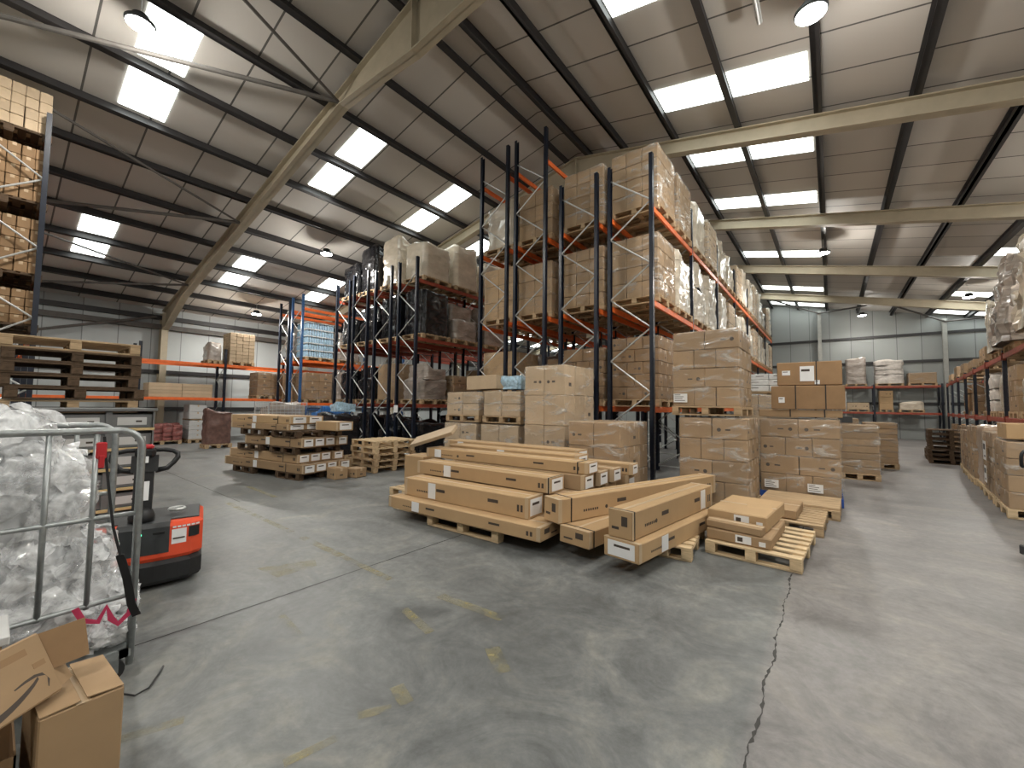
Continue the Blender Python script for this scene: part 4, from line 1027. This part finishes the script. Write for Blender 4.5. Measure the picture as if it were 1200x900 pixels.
b = MB().tube([(-3.1,.50,.012),(-3.0,.56,.010),(-3.02,.62,.01),(-3.12,.68,.012),(-3.2,.72,.01)], .005, 6).build('cord', BLACK); tag(b, 'thin dark cord on the floor beside the foot of the roll cage', 'cord')
# ------------------------------------------------------------------ cardboard boxes at the foot of the cage
def ring_box(name, t, w, d, h, m, th=.006):
    mb = MB().box(-w/2, w/2, -d/2, d/2, 0, th).box(-w/2, w/2, -d/2, -d/2+th, 0, h).box(-w/2, w/2, d/2-th, d/2, 0, h).box(-w/2, -w/2+th, -d/2, d/2, 0, h).box(w/2-th, w/2, -d/2, d/2, 0, h)
    return mb.build(name, m, t)
a = thing('carton', 'plain tall brown carton on the floor at the foot of the roll cage', 'carton', (-2.445, .268, .001), .06)
MB().box(-.17,.17,-.115,.115,0,.445,0,.005).build('box_walls', CARD, a)
MB().box(-.172,.172,-.02,.02,.445,.446).build('tape', TAPE, a)
f = MB().box(-.168, .168, 0, .105, -.002, .002).build('flap', CARD, a); f.location = (.0, -.113, .450); f.rotation_euler = (.05, 0, 0)
f = MB().box(-.168, .168, 0, .105, -.002, .002).build('flap', CARD, a); f.location = (.0, .113, .450); f.rotation_euler = (.09, 0, PI)
o = ring_box('carton', None, .30, .52, .33, CARDD); o.location = (-2.47, -.14, .001); tag(o, 'dark open carton on the floor under the tipped carton', 'carton')
b = thing('carton', 'brown carton with a black curved arrow, tipped over by the plain tall one', 'carton', (-2.415, .197, .590))
vv = Vector((-.085,-.072,.21)).normalized(); uu = Vector((.75,-.661,0)); b.rotation_euler = Matrix((-vv, -uu, (vv.cross(uu)).normalized())).transposed().to_euler()
MB().box(-.12, .12, -.5, 0, -.13, 0, 0, .006).build('box', CARD, b)
mk = MB(); rows = []
for i in range(21):
    u = i/20; y = -.46+.40*u; x = .035+.062*math.sin(u*PI)**.8*1.0; wd = .003+.0085*math.sin(min(1, u*1.0)*PI*.85+.15)
    rows.append([(x-wd, y, .0012), (x+wd, y, .0012)])
mk.grid(rows)
rows = []
for (x, y, wd) in ((.032,-.135,.003),(.025,-.10,.006),(.023,-.065,.008),(.032,-.04,.010),(.055,-.032,.008),(.082,-.042,.003)):
    rows.append([(x-wd*.7, y-wd*.3, .0012), (x+wd*.7, y+wd*.3, .0012)])
mk.grid(rows)
mk.build('printed_arrow', INK, b)
MB().box(-.085,-.06,-.15,-.06,0,.001).box(-.02,.0,-.06,-.02,0,.001).build('printed_box', CARDD, b)
f = MB().box(-.07, .075, 0, .13, -.002, .002).build('flap', CARDD, b); f.location = (-.045, .0, -.03); f.rotation_euler = (.75, .2, -.1)
f = MB().box(-.05, .05, 0, .08, -.002, .002).build('flap', CARD, b); f.location = (.06, .0, -.02); f.rotation_euler = (-.35, 0, .1)
o = bx(-.15, .15, -.28, .26, 0, .58, .005).build('carton', CARDD); o.location = (-2.86, -.18, .001); tag(o, 'brown carton standing between the tipped carton and the roll cage', 'carton')
o = MB().box(-.14, .14, -.27, .27, 0, .035, 0, .004).build('white_carton', WHITEBOX); o.location = (-2.85,-.17,.583); tag(o, 'flat white box edge poking out behind the tipped brown carton', 'box')
o = shell(.3,.22,.34,.02,5,n=6,sag=.1).build('yellow_bag', YEL, None, False, (-1.86,-.02,.001)); tag(o, 'yellow bag on the floor below the tipped carton', 'bag')
# ------------------------------------------------------------------ powered pallet truck
t = thing('pallet_truck', 'red and black powered pallet truck with an upright tiller', 'pallet truck', (-4.88, .93, 0), R(-15))
# local +x is the tiller end, towards the aisle; width along y
W = .40
def hull(z0, z1, x0, r, nm, m, par, bev=.02, bulge=.06, back=-.38, wy=W):
    mb = MB(); pts = []
    n = 10
    for i in range(n+1):
        y = -wy+2*wy*i/n; u = abs(y)/wy
        pts.append((x0+bulge*(1-u*u)-(.05*max(0,(u-.85)/.15)**2), y))
    ring = [(back, -wy)] + pts + [(back, wy)]
    prof = [(z0, -.015), (z0+bev, 0), (z1-bev, 0), (z1, -bev)]
    V = []
    c = Vector(((x0+back)/2, 0))
    for z, ins in prof:
        row = []
        for x, y in ring:
            k = 1+ins/ .35
            row.append(Vector((c.x+(x-c.x)*k, y*k, z)))
        V.append(row)
    m_ = len(ring)
    for r_ in V: mb.v += r_
    for i in range(len(V)-1):
        for k in range(m_): mb.face([i*m_+k, i*m_+(k+1) % m_, (i+1)*m_+(k+1) % m_, (i+1)*m_+k])
    mb.face(list(range(m_))[::-1]); mb.face([(len(V)-1)*m_+k for k in range(m_)])
    return mb.build(nm, m, par)
hull(.045, .235, .26, 0, 'skirt', BLACK, t, .03, .075)
body = hull(.235, .545, .245, 0, 'battery_cover', RED, t, .03, .07)
mb = MB()
# dark control fascia, wrapped over the front edge
rows = []
for i in range(9):
    y = -.17+.34*i/8; u = abs(y)/W; x = .245+.07*(1-u*u)
    rows.append([(x+.004, y, .30), (x+.008, y, .42), (x+.006, y, .52), (x-.02, y, .556), (x-.22, y, .566)])
mb.grid(rows)
for e in (0, 8): pass
fas = mb.build('control_fascia', DARK, t)
so = fas.modifiers.new('thick', 'SOLIDIFY'); so.thickness = .012
MB().lathe([(.001,0),(.011,0),(.009,.006),(.001,.006)], 12, 0, M=Matrix.Translation((.32,-.02,.475)) @ Matrix.Rotation(PI/2, 4, 'Y')).build('status_light', LED, fas)
MB().box(.312,.322,.06,.14,.465,.487,0,.003).build('grab_slot', BLACK, fas)
# white data label and dark badge on the red cover
def patch(y0, y1, z0, z1, nm, m, par, off=.0035):
    rows = []
    for i in range(5):
        y = y0+(y1-y0)*i/4; u = abs(y)/W; x = .245+.07*(1-u*u)-(.05*max(0,(u-.85)/.15)**2)+off
        rows.append([(x, y, z0), (x, y, z1)])
    o = MB().grid(rows).build(nm, m, par); s = o.modifiers.new('t', 'SOLIDIFY'); s.thickness = .002; return o
patch(.185,.285,.36,.485,'data_label', PAPER, t)
lab = patch(.195,.275,.40,.412,'label_print', INK, t, .006)
patch(.30,.375,.40,.49,'dark_badge', BLACK, t)
for k in range(6): patch(.19+k*.032,.19+k*.032+.024,.497,.511,'badge_lettering', PAPER, t)
patch(-.33,-.22,.33,.40,'side_badge', BLACK, t)
patch(-.29,-.235,.285,.33,'small_sticker', PAPER, t)
# top deck with vent opening and key ring tube
MB().box(-.36,.18,-.37,.37,.545,.556,0,.004).build('top_plate', DARK, t)
MB().tube(arc((-.02,.2,.60), .055, 0, 2*PI, 16, 'xy'), .014, 8, closed=False).build('charger_lead', GALV, t)
# tiller
til = MB().lathe([(.001,0),(.085,0),(.09,.05),(.075,.10),(.05,.13),(.001,.135)], 18, 0, (.17,-.03,.55)).build('tiller_joint', BLACK, t, True)
arm = MB(); 
arm.prism([(.135,.64),(.205,.64),(.150,1.0),(.105,1.0)], -.095, .035)
arm.prism([(.125,.98),(.165,.98),(.135,1.12),(.095,1.12)], -.12, .06)
ti = arm.build('tiller_arm', BLACK, t)
patch_ = MB().prism([(.1935,.74),(.1965,.74),(.172,.90),(.169,.90)], -.06, .01).build('warning_plate', PAPER, ti)
hd = MB().box(.06,.17,-.10,.04,1.10,1.19,0,.025).build('tiller_head', BLACK, t)
MB().box(.075,.165,-.085,.025,1.175,1.215,0,.015).build('emergency_button', REDP, hd)
MB().prism([(.1655,1.06),(.172,1.06),(.160,1.12),(.155,1.12)], -.055, -.005).build('sticker', PAPER, hd)
for s in (-1, 1):
    c = -.03
    p = [(.11, c+s*.05, 1.165), (.10, c+s*.12, 1.165), (.09, c+s*.185, 1.15), (.09, c+s*.218, 1.125), (.10, c+s*.22, 1.09), (.11, c+s*.195, 1.05), (.12, c+s*.15, 1.00), (.125, c+s*.07, .985)]
    MB().tube(p, [.02,.02,.02,.021,.021,.021,.022,.024], 10).build('handle_loop', BLACK, hd, True)
# forks and wheels behind
for s in (-1, 1):
    MB().prism([(-.36,.06),(-1.02,.06),(-1.09,.075),(-1.09,.09),(-.36,.09)], s*.19-.085, s*.19+.085).box(-.42,-.36,s*.19-.085,s*.19+.085,.06,.3).build('fork', RED, t)
for s in (-1, 1):
    MB().lathe([(.001,-.03),(.045,-.03),(.05,-.02),(.05,.02),(.045,.03),(.001,.03)], 16, 0, M=Matrix.Translation((.02, s*.30, .05)) @ Matrix.Rotation(PI/2, 4, 'X')).build('wheel', RUBBER, t, True)
# the handle of another hand truck just entering at the aisle edge
h = thing('hand_truck', 'black handle and rounded housing of a hand truck by the low rack', 'pallet truck', (1.68, 6.72, 0), .35)
MB().lathe([(.001,.16),(.07,.17),(.105,.22),(.11,.30),(.08,.37),(.03,.40),(.001,.40)], 18).build('pump_housing', BLACK, h, True)
MB().tube([(0,0,.36),(.0,.02,.60),(.0,.05,.85),(.0,.07,1.02)], .019, 10).build('handle_bar', BLACK, h, True)
MB().tube([(-.09,.07,1.02)]+[(-.09+.0,.07,1.10)]+arc((0,.07,1.12),.09,PI,0,8,'xz')+[(.09,.07,1.02),(-.09,.07,1.02)], .015, 8).build('grip_loop', BLACK, h, True)
for s in (-1, 1):
    MB().prism([(.05,.06),(1.15,.06),(1.15,.085),(.05,.085)], s*.19-.08, s*.19+.08).build('fork', DARK, h)
    MB().lathe([(.001,-.022),(.08,-.022),(.086,0),(.08,.022),(.001,.022)], 18, 0, M=Matrix.Translation((0, s*.09, .087)) @ Matrix.Rotation(PI/2, 4, 'X')).build('wheel', RUBBER, h, True)
MB().box(-.02,.07,-.27,.27,.06,.16,0,.01).build('fork_bridge', DARK, h)

# ------------------------------------------------------------------ lamps
def lamp(x, y, z, label, power):
    t = thing('high_bay_lamp', label, 'lamp', (x, y, z), 0, 'high bay lamps')
    zc = rz_(x)-.2-z
    MB().lathe([(.001,.0),(.19,.0),(.20,.02),(.20,.05),(.12,.07),(.11,.16),(.06,.18),(.001,.18)], 24).build('housing', DARK, t, True)
    MB().lathe([(.001,-.012),(.17,-.012),(.18,-.002),(.001,-.001)], 24).build('lens', LENS, t, True)
    MB().tube([(0,0,.18),(0,0,zc)], .006, 6).build('hanger', GALV, t)
    L = bpy.data.lights.new('high_bay_beam', 'SPOT'); L.energy = power; L.spot_size = R(165); L.spot_blend = .5; L.shadow_soft_size = .17; L.color = (1.0,.955,.88)
    o = bpy.data.objects.new('high_bay_beam', L); COL.objects.link(o); o.parent = t; o.location = (0, 0, -.03)
    L = bpy.data.lights.new('added_roof_fill', 'POINT'); L.energy = power*ROOF_FILL; L.shadow_soft_size = .1; L.color = (1.0,.955,.88)  # extra point light added below each lamp to brighten the roof
    o = bpy.data.objects.new('added_roof_fill', L); COL.objects.link(o); o.parent = t; o.location = (0, 0, -.13)
PW = 470; ROOF_FILL = .22
for i, (x, y, lb) in enumerate(((-.1,6.8,'over the near end of the wide aisle'),(-13.4,6.8,'over the navy racks of black bales'),(-19.45,6.9,'over the wall rack and its tan carton tower'),(-.1,17.9,'over the middle of the wide aisle'),(1.45,29.4,'in front of the far wall'),(4.45,24.0,'over the far part of the low rack'),(-8.65,1.2,'beside the rooflights over the bare floor'))):
    lamp(x, y, rz_(x)-.72, 'round white high bay lamp hanging ' + lb, PW*(.45 if y > 28 else 1))
for i, (x, y) in enumerate(((-.1,-2.2),(-4.5,-3.5),(-10.5,15.5),(5.0,12.0),(5.0,3.0),(-17.0,-3.0),(-16.0,17.0),(-10.5,25.0))):
    lamp(x, y, rz_(x)-.72, 'round white high bay lamp out of sight over the floor', PW)
# the end of a strip light hanging from a purlin beside the near lamp
s = thing('strip_light', 'thin white strip light hanging along a purlin near the big lamp', 'lamp', (-.75, 6.6, rz_(-.75)-.35))
MB().box(-.04,.04,-1.2,.55,0,.05,0,.006).build('body', GALV, s); MB().tube([(0,-1.15,-.02),(0,.52,-.02)], .013, 8).build('tube', PAPER, s)
for y in (-1.0,.4): MB().tube([(0,y,.05),(0,y,.16)], .004, 6).build('hanger', GALV, s)

# ------------------------------------------------------------------ world, camera, view
w = bpy.data.worlds.new('world'); sc.world = w; w.use_nodes = True
w.node_tree.nodes['Background'].inputs[0].default_value = (.55,.62,.7,1); w.node_tree.nodes['Background'].inputs[1].default_value = .4
cam = bpy.data.cameras.new('camera'); cam.sensor_width = 36; cam.lens = 36*478/1200; cam.clip_start = .05; cam.clip_end = 200
co = bpy.data.objects.new('camera', cam); COL.objects.link(co); sc.camera = co
yaw, pit, rol = R(38.05), R(3.0), R(.7)
Fv = Vector((-math.sin(yaw)*math.cos(pit), math.cos(yaw)*math.cos(pit), math.sin(pit)))
Rv = Vector((math.cos(yaw), math.sin(yaw), 0)); Uv = Rv.cross(Fv)
Rr = Rv*math.cos(rol)+Uv*math.sin(rol); Ur = Uv*math.cos(rol)-Rv*math.sin(rol)
M = Matrix((Rr, Ur, -Fv)).transposed().to_4x4(); M.translation = (0, 0, 1.6)
co.matrix_world = M
sc.view_settings.view_transform = 'Standard'; sc.view_settings.look = 'None'; sc.view_settings.exposure = EXPO; sc.view_settings.gamma = 1; sc.view_settings.use_curve_mapping = False
try:
    sc.cycles.use_denoising = True; sc.cycles.max_bounces = 8; sc.cycles.diffuse_bounces = 4; sc.cycles.transparent_max_bounces = 16; sc.cycles.sample_clamp_indirect = 6.0
except Exception: pass
